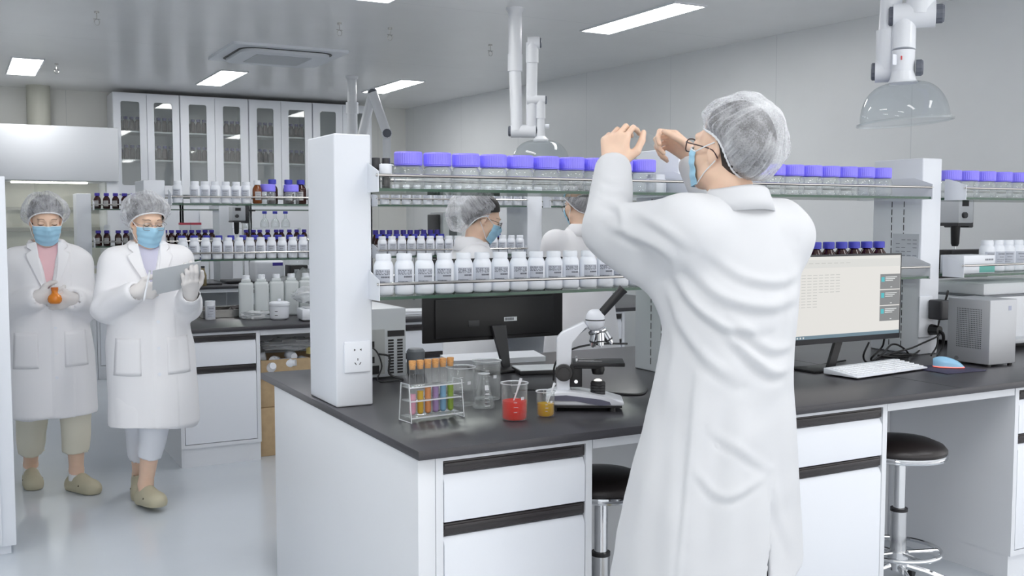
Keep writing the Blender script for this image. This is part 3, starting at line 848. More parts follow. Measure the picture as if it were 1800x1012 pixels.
# third bench rack
v3 = amber_proto(violet, h=.150, r=.032)
LT = lin(1.192, 1.60, 6)
row(v3, [(x, 10.43, zt) for x in LT], [f'{ORD[i]} violet capped brown bottle from the left, top shelf of the rear bench' for i in range(6)], 'violet capped brown bottles on the rear bench')
v3b = copy_tree(v3, None); v3b['label'] = 'x'
LB = [1.193, 1.269, 1.371, 1.443] + lin(1.80, 2.25, 8) + [2.593, 2.669, 2.732, 2.814, 2.903, 2.956, 3.04, 3.118, 3.196, 3.28]
row(v3b, [(x, 10.43, zl) for x in LB], [f'{ORD[i]} violet capped brown bottle from the left, lower shelf of the rear bench' for i in range(len(LB))], 'violet capped brown bottles on the rear bench')
w3 = white_bottle_proto(None, h=.20, r=.035)
row(w3, [(1.29, 10.57, zl), (1.52, 10.57, zl)], ['tall white bottle behind the brown bottles between the two walking women', 'tall white bottle behind the brown bottles hidden by the woman with the clipboard'], 'tall white bottles on the rear bench')
# flasks with blue caps between stirrer and upright on the rear bench
def vol_flask(label, loc, group):
    t = thing('flask', label, 'flask', loc, group=group)
    MB().lathe([(0, 0), (.04, 0), (.046, .01), (.046, .05), (.036, .075), (.016, .10), (.013, .13), (.016, .15), (.0145, .15), (.012, .13), (.014, .10), (.034, .073), (.044, .05), (.044, .01), (0, .004)], seg=20).build('glass_body', clear2, t, angle=60)
    MB().lathe([(0, .145), (.024, .145), (.024, .172), (0, .173)], seg=24).build('cap', navy, t)
for i, x in enumerate((2.64, 2.83, 2.94, 3.05)):
    vol_flask(f'{ORD[i]} clear flask with a flat blue cap from the left on the rear bench rack', (x, 10.6, 1.336), 'blue capped flasks on the rear bench')
glass_shelf_o = thing('shelf_riser', 'narrow clear riser holding the blue capped flasks on the rear rack', 'shelf', (2.84, 10.6, SH[1]))
MB().box(-.36, .36, -.06, .06, .16, .167).build('top', acrylic, glass_shelf_o)
MB().box(-.36, -.352, -.06, .06, 0.0008, .16).box(.352, .36, -.06, .06, 0.0008, .16).build('leg_panel', acrylic, glass_shelf_o)
# red-white small cartons on the rear rack
for i, x in enumerate((2.02, 2.13)):
    t = thing('carton', ['left', 'right'][i] + ' small white and red carton behind the brown bottles of the rear bench', 'box', (x, 10.6, zl), group='small red and white cartons')
    MB().box(-.05, .05, -.03, .03, 0, .2).build('box_body', white_pl, t); MB().box(-.0505, .0505, -.0305, .0305, .2, .222).build('lid', pm('red lid', (200, 72, 92), .5), t)

# bottles in the glass cabinets
cb = amber_proto(pm('grey violet cap', (78, 72, 128), .5), h=.155, r=.03, labelled=False)
pts = []; lbs = []
shn = {2.36: 'upper', 2.06: 'lower'}
dn = 0
for k in range(3):
    w = xs[k + 1] - xs[k]; a = w / 2 - .003; cxk = (xs[k] + xs[k + 1]) / 2
    for s in (-1, 1):
        dn += 1
        d0, d1 = (-a + .004, -.002) if s < 0 else (.002, a - .004)
        c_ = cxk + (d0 + d1) / 2
        for z in (2.36, 2.06):
            for q in range(4):
                pts.append((c_ - .09 + q * .062 - .0, 11.62, z + .0008)); lbs.append(f'{ORD[q]} brown bottle from the left on the {shn[z]} shelf behind the {ORD[dn - 1]} glass door')
row(cb, pts, lbs, 'brown bottles in the glass cabinets')
# ------------------------------------------------------------------ things on the near bench
ZB = 0.8005
def outlet(label, loc, w=.086, h=.086, holes=True):
    t = thing('power_socket', label, 'socket', loc)
    MB().box(-w / 2, w / 2, -.009, -.0005, -h / 2, h / 2, bev=.004, seg=3).build('face_plate', white_pl, t)
    if holes:
        m = MB()
        for sx in (-1, 1): m.prism([(sx * .007, .024), (sx * .013, .028), (sx * .013, .020)], -.0098, -.0088, 'y')
        m.box(-.0012, .0012, -.0098, -.0088, -.012, -.004)
        for sx in (-1, 1): m.box(-.0012, .0012, -.0098, -.0088, -.005, .005, M=Matrix.Translation((sx * .008, 0, -.022)) @ Matrix.Rotation(sx * .6, 4, 'Y'))
        m.build('slots', black_pl, t)
outlet('white power socket on the front of the near left upright', (1.160, 3.217, .966), w=.092, h=.104)
outlet('white power socket on the right upright, with the black plugs in it', (3.905, 3.217, .975), w=.086, h=.19, holes=False)
t = thing('power_adapter', 'black square power adapter plugged into the right upright', 'adapter', (3.945, 3.205, 1.01))
MB().box(-.034, .034, -.075, 0, -.045, .045, bev=.008, seg=3).build('adapter_body', dark_grey, t)
MB().tube([(.01, -.06, .045), (.012, -.07, .075), (.035, -.05, .085), (.05, -.03, .05), (.04, .0, -.08), (.0, -.03, -.16), (-.10, -.08, -.20)], .004, 8, smooth=6).build('cord', black_pl, t)
t = thing('power_plug', 'round black power plug below the square adapter', 'plug', (3.94, 3.205, .915))
MB().cyl((0, 0, 0), (0, -.045, 0), .026, .020, seg=20).build('plug_body', black_pl, t)
MB().tube([(0, -.04, 0), (.012, -.055, -.02), (.012, -.055, -.06), (-.01, -.06, -.095), (-.08, -.10, -.108)], [.008, .008, .006, .0045, .0045], 8, smooth=5).build('cord', black_pl, t)

# test tube rack and tubes
rk = thing('test_tube_rack', 'clear acrylic test tube rack on the left of the near bench', 'rack', (1.292, 2.905, ZB), rz=math.radians(6))
for s in (-1, 1):
    m = MB().prism([(-.040, 0), (-.026, .118), (.026, .118), (.040, 0), (.036, 0), (.022, .114), (-.022, .114), (-.036, 0)], s * .094 - .0022, s * .094 + .0022, 'x')
    m.build('end_frame', acrylic, rk)
for nm_, z, hw, th in (('top_plate', .104, .024, .004), ('middle_plate', .062, .027, .004), ('base_plate', .012, .036, .004)):
    MB().box(-.092, .092, -hw, hw, z, z + th, bev=.0008).build(nm_, acrylic, rk)
edge_white = glassmat('acrylic bright edge', body=.75, bodyrgb=(238, 240, 244))
for z in (.104, .062, .012):
    MB().box(-.092, .092, -.0372 if z < .05 else -.028 if z < .1 else -.025, -.0362 if z < .05 else -.027 if z < .1 else -.024, z, z + .004).build('plate_edge', edge_white, rk)
for s in (-1, 1):
    m = MB()
    m.tube([(s * .094, -.040, .0), (s * .094, -.026, .118), (s * .094, .026, .118), (s * .094, .040, 0)], .0016, 4)
    m.tube([(s * .094, -.040, .001), (s * .094, .040, .001)], .0016, 4)
    m.build('frame_edge', edge_white, rk)
def liquid(name, rgb, dens=.86):
    return glassmat(name, rgb=rgb, body=dens, bodyrgb=rgb, rough=.05)
cols = [('pink', (230, 166, 190)), ('yellow', (222, 180, 40)), ('orange', (236, 156, 96)), ('purple', (176, 146, 196)), ('blue', (136, 184, 216)), ('green', (152, 180, 62))]
lev = [.066, .074, .082, .083, .084, .086]
rm = Matrix.Rotation(math.radians(6), 4, 'Z')
for i, (cn, rgb) in enumerate(cols):
    p = rm @ Vector((-.068 + i * .0272, 0, 0)) + Vector((1.292, 2.905, ZB + .0165))
    t = thing('test_tube', f'corked test tube of {cn} liquid in the clear rack', 'test tube', p, group=None)
    R = .0108
    prof = [(0, 0)] + [(R * math.sin(a), R - R * math.cos(a)) for a in np.linspace(.2, PI / 2, 7)] + [(R, .152), (R + .0012, .153), (R + .0012, .155), (R - .0012, .155)]
    MB().lathe(prof, seg=24).build('glass_tube', clear2, t, angle=60)
    r2 = R - .0012
    lp = [(0, .0012)] + [(r2 * math.sin(a), R - r2 * math.cos(a)) for a in np.linspace(.2, PI / 2, 7)] + [(r2, lev[i]), (0, lev[i])]
    MB().lathe(lp, seg=24).build('liquid', liquid(cn + ' liquid', rgb), t, angle=60)
    MB().lathe([(0, .143), (.0092, .143), (.0115, .168), (.0108, .170), (0, .170)], seg=20).build('cork', cork, t)

def beaker(label, loc, r, h, liq=None, lev=0, rod=None, spout=0.0, marks=True, cat='beaker'):
    t = thing('beaker', label, cat, loc)
    prof = [(0, 0), (r - .006, 0), (r - .001, .002), (r, .008), (r, h - .006), (r + .003, h - .001), (r + .003, h), (r - .0005, h - .001), (r - .0018, h - .006), (r - .0018, .008), (r - .006, .003), (0, .003)]
    MB().lathe(prof, seg=40).build('glass_body', clear2, t, angle=50)
    MB().lathe([(r + .001, h - .002), (r + .004, h - .0005), (r + .0035, h + .0012), (r + .0005, h)], seg=40).build('rim', edge_white, t)
    if liq:
        r2 = r - .0022
        MB().lathe([(0, .0032), (r2 - .004, .0032), (r2, .008), (r2, lev), (0, lev)], seg=40).build('liquid', liq, t, angle=50)
    if marks:
        m = MB()
        for k in range(5):
            z0 = h * (.25 + .13 * k)
            m.grid(arc_band(r + .0005, -.55, -.30 + (.08 if k % 2 else 0), z0, z0 + .0012, 6))
        m.grid(arc_band(r + .0005, .02, .30, h * .58, h * .66, 6))
        m.build('printed_marks', edge_white, t, normals=False)
    if rod:
        m = MB().tube(rod, [.0022, .0022, .0024, .0038, .0040], 8, smooth=4); m.build('dropper', milky, t) if False else None
        g = thing('dropper', rod_label[0], 'dropper', loc)
        MB().tube(rod, [.0018, .0020, .0024, .0042, .0046], 10, smooth=4).build('stem', pm('clear white plastic', (226, 228, 232), .3), g)
    return t
rod_label = ['white plastic dropper standing in the red beaker']
red_l = liquid('red liquid', (252, 40, 8), .84)
yel_l = liquid('amber yellow liquid', (246, 200, 6), .66)
beaker('glass beaker of bright red liquid on the near bench', (1.51, 2.765, ZB), .0405, .115, red_l, .060, [(-.018, .004, .008), (-.004, .004, .05), (.008, 0, .085), (.018, -.002, .115), (.022, -.003, .128)])
rod_label[0] = 'thin dropper leaning in the yellow beaker against the microscope'
beaker('small glass beaker of yellow liquid beside the microscope', (1.622, 2.765, ZB), .0285, .080, yel_l, .042, [(-.012, .0, .006), (.006, 0, .04), (.022, 0, .078), (.030, 0, .096), (.034, 0, .103)])
beaker('large empty glass beaker half behind the test tube rack', (1.475, 3.075, ZB), .047, .128)
beaker('large empty glass beaker behind the conical flask', (1.60, 3.13, ZB), .048, .135)
t = thing('conical_flask', 'empty conical glass flask between the tubes and the red beaker', 'flask', (1.515, 2.985, ZB))
prof = [(0, 0), (.034, 0), (.0375, .004), (.037, .012), (.0185, .076), (.0165, .085), (.0165, .108), (.0195, .113), (.0195, .116), (.0155, .115), (.0148, .108), (.0148, .085), (.0168, .075), (.035, .012), (.033, .004), (0, .003)]
MB().lathe(prof, seg=36).build('glass_body', clear2, t, angle=60)
MB().lathe([(.0165, .112), (.0202, .1135), (.0202, .116), (.0165, .1165)], seg=30).build('rim', edge_white, t)
m = MB(); m.grid(arc_band(.0268, -.25, .25, .047, .053, 6)); m.grid([[Vector((r_ * math.sin(a), -r_ * math.cos(a), z)) for a in np.linspace(-.3, .3, 6)] for r_, z in ((.0246, .062), (.0205, .078))])
for k in range(4): m.grid(arc_band(.0385 - .0042 * k, -.35, .1, .012 + .012 * k, .014 + .012 * k, 5))
m.build('printed_marks', edge_white, t, normals=False)

# microscope
MS = 535.0
mt = thing('microscope', 'white monocular student microscope with a black eyepiece tube on the near bench', 'microscope', (1.797, 2.812, ZB), rz=math.radians(-31))
def ms(px, py): return ((px - 1030) / MS, (722 - py) / MS)
base_w = pm('microscope white', (224, 226, 232), .3)
stripe = pm('microscope grey stripe', (98, 98, 116), .45)
m = MB()
m.prism([(-.126, .020), (-.126, .055), (-.085, .068), (-.03, .064), (.03, .056), (.078, .048), (.126, .036), (.126, .020)], -.060, .060, 'y')
bmesh.ops.bevel(m.bm, geom=[e for e in m.bm.edges], offset=.007, segments=3, profile=.5, affect='EDGES')
m.build('base', base_w, mt)
MB().box(-.122, .120, -.056, .056, .014, .022).build('underside', black_pl, mt)
for fx in (-.10, .09):
    for fy in (-.04, .04):
        MB().cyl((fx, fy, 0), (fx, fy, .016), .011, .009).build('foot', black_pl, mt)
for s in (-1, 1):
    m = MB().prism([(-.122, .036), (-.112, .052), (-.06, .055), (.05, .042), (.080, .034), (.084, .025), (.05, .022), (-.03, .036), (-.09, .037)], s * .0595, s * .0625, 'y'); m.build('side_stripe', stripe, mt)
m = MB().prism([(-.092, .045), (-.092, .236), (-.075, .255), (-.002, .290), (.012, .270), (-.040, .232), (-.048, .222), (-.044, .05)], -.020, .020, 'y')
bmesh.ops.bevel(m.bm, geom=[e for e in m.bm.edges], offset=.006, segments=3, profile=.5, affect='EDGES')
m.build('arm', base_w, mt)
hx, hz = .034, .292
MB().lathe([(0, -.036), (.012, -.035), (.024, -.027), (.0305, -.012), (.0315, .0)], seg=32, M=Matrix.Translation((hx, 0, hz))).lathe([(.0315, .004), (.030, .018), (.022, .030), (.012, .036), (0, .037)], seg=32, M=Matrix.Translation((hx, 0, hz))).build('head', base_w, mt, angle=50)
MB().lathe([(.0, .0), (.0318, .0), (.0318, .004), (0, .004)], seg=32, M=Matrix.Translation((hx, 0, hz))).build('head_ring', dark_grey, mt)
ea, eb = Vector((.046, 0, .306)), Vector((.126, 0, .396))
MB().cyl(ea, ea + (eb - ea) * .93, .0135, .0150, seg=28).cyl(ea + (eb - ea) * .93, eb, .0165, .0165, seg=28).build('eyepiece_tube', pm('eyepiece black', (36, 35, 37), .3), mt)
ax = Vector((-.30, 0, 1)).normalized()
nc = Vector((.044, 0, .252))
q = Vector((0, 0, 1)).rotation_difference(ax).to_matrix().to_4x4()
MB().lathe([(0, 0), (.029, 0), (.031, .003), (.031, .008), (.028, .011), (.016, .016), (0, .016)], seg=36, M=Matrix.Translation(nc) @ q).build('nosepiece', chrome, mt, angle=30)
for k, (off, dirv, ln) in enumerate((((.006, -.012), (.06, -.10, -1), .046), ((.020, .006), (.62, .05, -1), .046), ((-.010, .010), (-.15, .18, -1), .052))):
    a = nc + Vector((off[0], off[1], 0)); d = Vector(dirv).normalized()
    o_ = MB(); o_.cyl(a, a + d * ln * .55, .0130, seg=22); o_.cyl(a + d * ln * .55, a + d * ln * .9, .0118, .010, seg=22); o_.cyl(a + d * ln * .9, a + d * ln, .005, .004, seg=16)
    ob = o_.build('objective', chrome, mt); MB().cyl(a + d * ln * .56, a + d * ln * .66, .0138, seg=22).build('grip_ring', dark_grey, ob)
MB().box(-.040, .128, -.060, .060, .148, .160, bev=.002).box(-.036, .050, -.052, .052, .140, .150, bev=.002).build('stage', black_pl, mt)
MB().cyl((.044, 0, .1602), (.044, 0, .1606), .014, seg=24).build('stage_hole', pm('hole black', (8, 8, 8), .8), mt)
for s in (-1, 1):
    MB().box(-.02, .055, s * .03 - .002, s * .03 + .002, .1615, .163, M=None).cyl((-.026, s * .03, .160), (-.026, s * .03, .170), .004, seg=12).build('stage_clip', chrome, mt)
MB().box(-.048, -.008, -.022, .022, .075, .150, bev=.003).build('stage_bracket', black_pl, mt)
for s in (-1, 1):
    MB().cyl((-.068, s * .018, .124), (-.068, s * .040, .124), .0275, seg=36).cyl((-.068, s * .040, .124), (-.068, s * .048, .124), .019, seg=36).build('focus_knob', pm('knob black', (40, 38, 39), .35), mt)
MB().cyl((-.028, -.022, .094), (-.028, -.027, .094), .006, seg=14).build('pivot_screw', chrome, mt)
MB().lathe([(0, 0), (.018, 0), (.022, .014), (.020, .026), (0, .026)], seg=28, M=Matrix.Translation((.044, 0, .116))).build('condenser', black_pl, mt)
pr = [(0, .045)]
for k in range(5):
    pr += [(.0245, .046 + k * .009), (.0245, .052 + k * .009), (.0225, .053 + k * .009), (.0225, .0545 + k * .009)]
pr += [(.020, .094), (0, .094)]
MB().lathe(pr, seg=32, M=Matrix.Translation((.044, 0, 0))).build('lamp_housing', pm('ribbed black', (42, 42, 44), .45), mt)
MB().sphere((.044, 0, .093), .0135, sc=(1, 1, .55)).build('lamp_lens', pm('lamp lens', (250, 246, 236), .2, emit=1.2), mt)
MB().tube([(-.118, .02, .030), (-.15, .05, .05), (-.19, .10, .045), (-.23, .12, .035), (-.235, .08, .012), (-.23, .03, .004)], .0035, 8, smooth=6).build('power_cord', black_pl, mt)
t = thing('cable', 'black cable running over the worktop behind the microscope', 'cable', (1.9, 3.0, ZB))
MB().tube([(-.03, .02, .03), (.08, .02, .012), (.16, -.04, .004), (.22, -.06, .004), (.30, 0.02, .004)], .0045, 8, smooth=6).build('cord', black_pl, t)
t = thing('cable', 'thin black cable arching up behind the objectives', 'cable', (2.0, 3.35, ZB))
MB().tube([(.0, .0, .004), (0.005, .0, .06), (.03, -.01, .10), (.09, -.03, .13), (.18, -.05, .14), (.30, -.06, .135)], .004, 8, smooth=6).build('cord', black_pl, t)

# black monitor seen from behind
def monitor(label, cx, cy, z0, z1, w, back_to_us, group=None):
    t = thing('monitor', label, 'monitor', (cx, cy, ZB))
    s = 1 if back_to_us else -1
    a, b = z0 - .8, z1 - .8
    m = MB()
    if back_to_us:
        m.box(-w / 2, w / 2, 0, .012, a, b, bev=.003); m.box(-w / 2 + .05, w / 2 - .05, -.012, 0.0, a + .015, a + (b - a) * .52, bev=.005)
        m.build('case', black_pl, t)
        MB().prism([(-.03, a + .06), (.035, a + .06), (.055, .012), (.022, .012)], -.030, -.012, 'y').build('stand_neck', dark_grey, t)
        MB().box(-.10, .13, -.12, .06, 0, .012, bev=.003).build('stand_foot', black_pl, t)
        MB().box(.035, .095, -.0135, -.0122, a + .075, a + .092).build('sticker', paper, t)
        mm = MB()
        for k in range(7): mm.box(.038 + k * .0062, .042 + k * .0062, -.0142, -.0134, a + .078, a + .089)
        mm.build('printed_lines', ink, t)
        MB().box(-.13, -.08, -.0145, -.0115, a + .06, a + .085, bev=.001).build('port', dark_grey, t)
    else:
        m.box(-w / 2, w / 2, 0, .012, a, b, bev=.002); m.box(-w / 2 + .05, w / 2 - .05, .012, .04, a + .02, a + (b - a) * .6, bev=.008)
        m.build('case', pm('monitor case', (44, 44, 47), .4), t)
        scr = MB().box(-w / 2 + .009, w / 2 - .009, -.0012, 0, a + .022, b - .008).build('screen', glow('lit screen', (236, 234, 229), .88), t)
        top = b - .008; W2 = w / 2 - .009
        g = glow('screen toolbar', (226, 226, 222), .88)
        MB().box(-W2, W2, -.0018, -.0012, top - .045, top - .012).build('toolbar', g, scr)
        MB().box(-W2, W2, -.0018, -.0012, a + .022, a + .036).build('taskbar', glow('task bar', (112, 138, 152), .85), scr)
        mm = MB()
        for r_ in range(12):
            for c_ in range(8):
                if c_ < 4 or r_ < 7: mm.box(-W2 + .012 + c_ * .031, -W2 + .034 + c_ * .031, -.0018, -.0012, top - .075 - r_ * .0115, top - .072 - r_ * .0115)
        mm.build('table_rows', glow('faint rows', (206, 206, 202), .88), scr)
        mm = MB()
        for c_ in range(9): mm.box(-W2 + .012 + c_ * .034, -W2 + .035 + c_ * .034, -.0021, -.0018, top - .028, top - .025)
        mm.build('toolbar_text', glow('faint rows', (206, 206, 202), .88), scr)
        for k in range(3):
            zt_ = top - .078 - k * .0665
            p_ = MB().box(W2 - .118, W2 - .002, -.0022, -.0014, zt_ - .0625, zt_).build('notification', glow('notification grey', (138, 140, 141), .85), scr)
            MB().box(W2 - .112, W2 - .094, -.0026, -.002, zt_ - .032, zt_ - .012).build('icon', glow('teal icon', (80, 196, 204), .85), p_)
            mm = MB()
            for r_ in range(3): mm.box(W2 - .088, W2 - .02 - r_ * .012, -.0026, -.002, zt_ - .0145 - r_ * .007, zt_ - .011 - r_ * .007)
            mm.build('text_lines', glow('screen text', (226, 230, 230), .85), p_); mm = MB()
            mm.box(W2 - .058, W2 - .048, -.0026, -.002, zt_ - .056, zt_ - .053)
            mm.build('button_text', glow('screen text', (226, 230, 230), .85), p_)
        mm = MB()
        for k in range(4): mm.box(-W2 + .006 + k * .016, -W2 + .013 + k * .016, -.0024, -.0018, a + .025, a + .032)
        mm.build('taskbar_icons', glow('screen text', (226, 230, 230), .85), scr)
        MB().prism([(-.01, .30 - .12), (.03, .30 - .12), (-.035, .008), (-.075, .008)], .03, .045, 'y').build('stand_neck', black_pl, t)
        MB().box(-.16, .05, .02, .16, 0, .010, bev=.003).build('stand_foot', black_pl, t)
    return t
monitor('black monitor seen from behind, standing under the lower shelf of white bottles', 1.952, 3.74, .925, 1.262, .652, True)
monitor('lit monitor showing a pale table on the right of the near bench', 3.185, 3.0, .922, 1.280, .618, False)
monitor('dark monitor seen from behind, back to back with the lit screen', 3.36, 3.76, .93, 1.25, .60, True)
monitor('black monitor seen from behind beside the printer at the right edge', 4.80, 3.75, .90, 1.128, .52, True)

# keyboard etc. on the right
kb = thing('keyboard', 'white keyboard in front of the lit monitor', 'keyboard', (3.275, 2.925, ZB), rz=math.radians(7))
m = MB().prism([(-.08, .006), (-.08, .012), (.08, .030), (.08, .006)], -.235, .235, 'x', M=None)
bmesh.ops.bevel(m.bm, geom=[e for e in m.bm.edges], offset=.003, segments=2, profile=.5, affect='EDGES')
m.build('case', white_pl, kb)
ky = MB(); tl = math.atan2(.018, .16)
for r_ in range(6):
    y = -.062 + r_ * .0225
    z = .012 + (y + .08) * math.tan(tl)
    x = -.222
    while x < .215:
        wk = .110 if (r_ == 0 and -.11 < x < .0) else .0165
        ky.box(x, x + wk, y - .008, y + .008, z, z + .0045, bev=.001, seg=1); x += wk + .0030
ky.build('keys', pm('key white', (242, 243, 246), .4), kb)
for fx in (-.19, .19):
    MB().box(fx - .02, fx + .02, .05, .066, 0, .010).build('foot', black_pl, kb)
    MB().box(fx - .02, fx + .02, -.066, -.05, 0, .008).build('foot', black_pl, kb)
kb2 = thing('keyboard', 'pale keyboard lying behind the stand of the black monitor', 'keyboard', (2.05, 3.95, ZB), rz=math.radians(-8))
MB().prism([(-.07, .0), (-.07, .022), (.07, .032), (.07, 0)], -.22, .22, 'x').build('case', white_pl, kb2)
t = thing('folder', 'thin black folder with a white sheet lying beside the monitor stand', 'folder', (2.02, 3.70, ZB), rz=math.radians(-14))
MB().box(-.02, .17, -.17, -.03, 0.0, .018, bev=.002).build('cover', black_pl, t); MB().box(-.018, .168, -.168, -.032, .018, .022).build('sheet', paper, t)
t = thing('mouse_pad', 'dark blue mouse pad under the blue mouse', 'mouse pad', (3.60, 2.845, ZB), rz=math.radians(-4))
MB().box(-.11, .11, -.10, .10, 0, .004, bev=.001).build('pad', pm('pad navy', (62, 60, 84), .6), t)
ms_ = thing('mouse', 'pale blue computer mouse with a glowing rim', 'mouse', (3.625, 2.86, ZB + .0045), rz=math.radians(-48))
PP = []
for i in range(15):
    u = -1 + 2 * i / 14
    rowp = []
    wv = .031 * (1 - abs(u) ** 3.0 * .65) ; hv = (.036 - .014 * (u) - .02 * abs(u) ** 2.6)
    for j in range(13):
        v = PI * j / 12
        rowp.append(Vector((u * .060, -wv * math.cos(v), max(.004, .006 + hv * math.sin(v) ** .75 if 0 < j < 12 else .004))))
    PP.append(rowp)
m = MB().grid(PP); m.bm.faces.new([v for v in m.bm.verts if False] or [m.bm.verts.new((x, y, .004)) for x, y in ((-.058, -.012), (.058, -.012), (.058, .012), (-.058, .012))])
m.build('shell', pm('mouse blue', (150, 198, 230), .35), ms_, angle=70)
MB().tube([(-.056, -.014, .004), (-.03, -.030, .004), (.02, -.032, .004), (.057, -.014, .004), (.059, 0, .004), (.057, .014, .004), (.02, .032, .004), (-.03, .030, .004), (-.056, .014, .004), (-.058, 0, .004), (-.056, -.014, .004)], .0022, 6, smooth=3).build('light_strip', pm('mouse glow', (255, 120, 105), .4, emit=1.0), ms_)
MB().cyl((.030, -.004, .042), (.030, .004, .042), .008, seg=18).build('wheel', dark_grey, ms_)

# small metal PC on the right
pc = thing('computer', 'small brushed metal computer with a perforated side at the right of the near bench', 'computer', (3.888, 2.905, ZB))
alu_m = pm('brushed aluminium', (182, 184, 188), .38, .45)
pcb = MB().box(-.086, .086, -.105, .105, .008, .283, bev=.004, seg=3).build('case', alu_m, pc)
m = MB()
for i in range(16):
    for j in range(20):
        y = -.062 + i * .0078; z = .075 + j * .0086
        m.box(-.0866, -.0858, y - .0018, y + .0018, z - .0021, z + .0021)
m.build('vent_holes', pm('vent dark', (60, 62, 66), .7), pc)
m = MB(); m.box(.03, .05, -.1056, -.1049, .235, .255); m.build('badge', pm('pc badge', (160, 164, 182), .4), pc)
for fx in (-.07, .07):
    for fy in (-.09, .09): MB().cyl((fx, fy, 0), (fx, fy, .009), .01, seg=14).build('foot', black_pl, pc)
pr_ = thing('printer', 'large white printer at the right edge behind the small computer', 'printer', (4.60, 3.42, ZB))
m = MB(); m.box(-.30, .30, -.22, .20, .02, .25, bev=.012); m.box(-.28, .30, -.20, .20, .255, .315, bev=.012); m.build('case', pm('printer white', (224, 226, 230), .4), pr_)
MB().box(-.296, .296, -.216, .196, .248, .257).build('lid_gap', mid_grey, pr_)
MB().box(-.24, .24, -.30, -.20, .03, .05, bev=.003).build('paper_tray', light_grey, pr_)
MB().box(-.27, .27, -.2, .18, 0.0, .021).build('base', dark_grey, pr_)
t = thing('machine', 'grey curved machine with a yellow sticker behind the right upright', 'machine', (4.17, 3.55, ZB))
m = MB().prism([(-.12, 0), (-.12, .22), (-.06, .27), (.03, .26), (.11, .16), (.12, 0)], -.1, .1, 'y')
bmesh.ops.bevel(m.bm, geom=[e for e in m.bm.edges], offset=.012, segments=3, profile=.5, affect='EDGES')
m.build('case', light_grey, t)
MB().cyl((-.085, -.1, .17), (-.085, -.102, .17), .022, seg=24).build('yellow_sticker', pm('yellow sticker', (222, 226, 96), .5), t)

# tangled cables on the right
rndc = random.Random(5)
for i in range(5):
    t = thing('cable', ['thick black cable looping below the lit monitor', 'black cable rising to the back of the lit monitor', 'black cable running from the knot of cables to the small computer', 'black cable lying in a coil between keyboard and computer', 'black cable crossing the worktop left of the monitor stand'][i], 'cable', (3.5, 3.16, ZB))
    base_pts = [
        [(-.10, -.08, .10), (-.11, -.06, .04), (-.06, -.04, .006), (.03, -.03, .03), (.12, -.01, .07), (.2, .0, .05), (.26, .02, .01), (.20, .05, .006), (.08, .03, .02), (.16, -.01, .012), (.3, .0, .01)],
        [(-.02, -.09, .11), (.0, -.06, .07), (-.03, -.03, .02), (.03, .0, .006), (.12, .02, .01), (.24, .0, .006)],
        [(.08, .03, .006), (.14, .0, .03), (.22, -.03, .05), (.30, -.03, .07), (.38, -.03, .09), (.43, -.01, .10)],
        [(.18, .0, .006), (.27, .06, .012), (.20, .09, .008), (.12, .03, .016), (.22, -.02, .02), (.30, .03, .008), (.38, .06, .02), (.42, .07, .06)],
        [(-.75, -.10, .004), (-.58, .0, .012), (-.4, -.03, .006), (-.25, .02, .004), (-.1, .05, .006)]]
    MB().tube(base_pts[i], .0042, 8, smooth=8).build('cord', black_pl, t)

# computer tower behind the near left upright
pt = thing('computer', 'grey desktop computer tower seen from behind, beside the near left upright', 'computer', (1.40, 3.72, ZB))
MB().box(-.13, .145, 0, .36, .008, .275, bev=.003).build('case', light_grey, pt)
m = MB()
m.box(-.11, .055, -.003, 0, .02, .195); m.build('rear_plate', pm('zinc plate', (176, 178, 178), .35, .4), pt)
m = MB()
for k in range(3): m.cyl((-.085 + k * .02, -.0035, .172), (-.085 + k * .02, -.0028, .172), .005, seg=12)
for k in range(4):
    for j in range(2): m.box(-.095 + k * .03, -.078 + k * .03, -.0040, -.0028, .125 - j * .06, .150 - j * .06)
m.build('ports', black_pl, pt)
m = MB(); m.box(.068, .138, -.003, .0005, .165, .188)
for j in range(12):
    m.box(.070, .092, -.003, .0005, .02 + j * .0115, .027 + j * .0115); m.box(.108, .130, -.003, .0005, .02 + j * .0115, .027 + j * .0115)
m.build('vent_grille', black_pl, pt)
MB().box(-.10, .03, -.006, -.002, .022, .055).build('power_inlet', black_pl, pt)
MB().tube([(-.03, -.004, .14), (.0, -.05, .12), (.02, -.06, .06), (.0, -.07, .006), (.08, -.09, .004)], .003, 6, smooth=5).tube([(.03, -.004, .10), (.06, -.04, .09), (.05, -.06, .03), (.10, -.08, .004)], .004, 6, smooth=5).build('cables', black_pl, pt)
t = thing('container', 'grey rounded container behind the test tube corks', 'container', (1.62, 3.80, ZB)); MB().lathe([(0, 0), (.035, 0), (.037, .09), (.03, .1), (0, .1)], seg=24).build('body', mid_grey, t)
# notice on the right upright
t = thing('notice', 'printed notice sheet stuck to the left face of the right upright', 'notice', (3.868, 3.30, 1.255))
MB().box(-.0032, -.0012, -.075, .075, -.10, .10).build('sheet', pm('notice film', (196, 200, 206), .35), t)
m = MB()
for r_ in range(9):
    for c_ in range(4):
        if (r_ * 7 + c_ * 3) % 5: m.box(-.0038, -.003, .055 - c_ * .032 - .022, .055 - c_ * .032, .07 - r_ * .018, .074 - r_ * .018)
m.build('printed_lines', ink_lt, t)

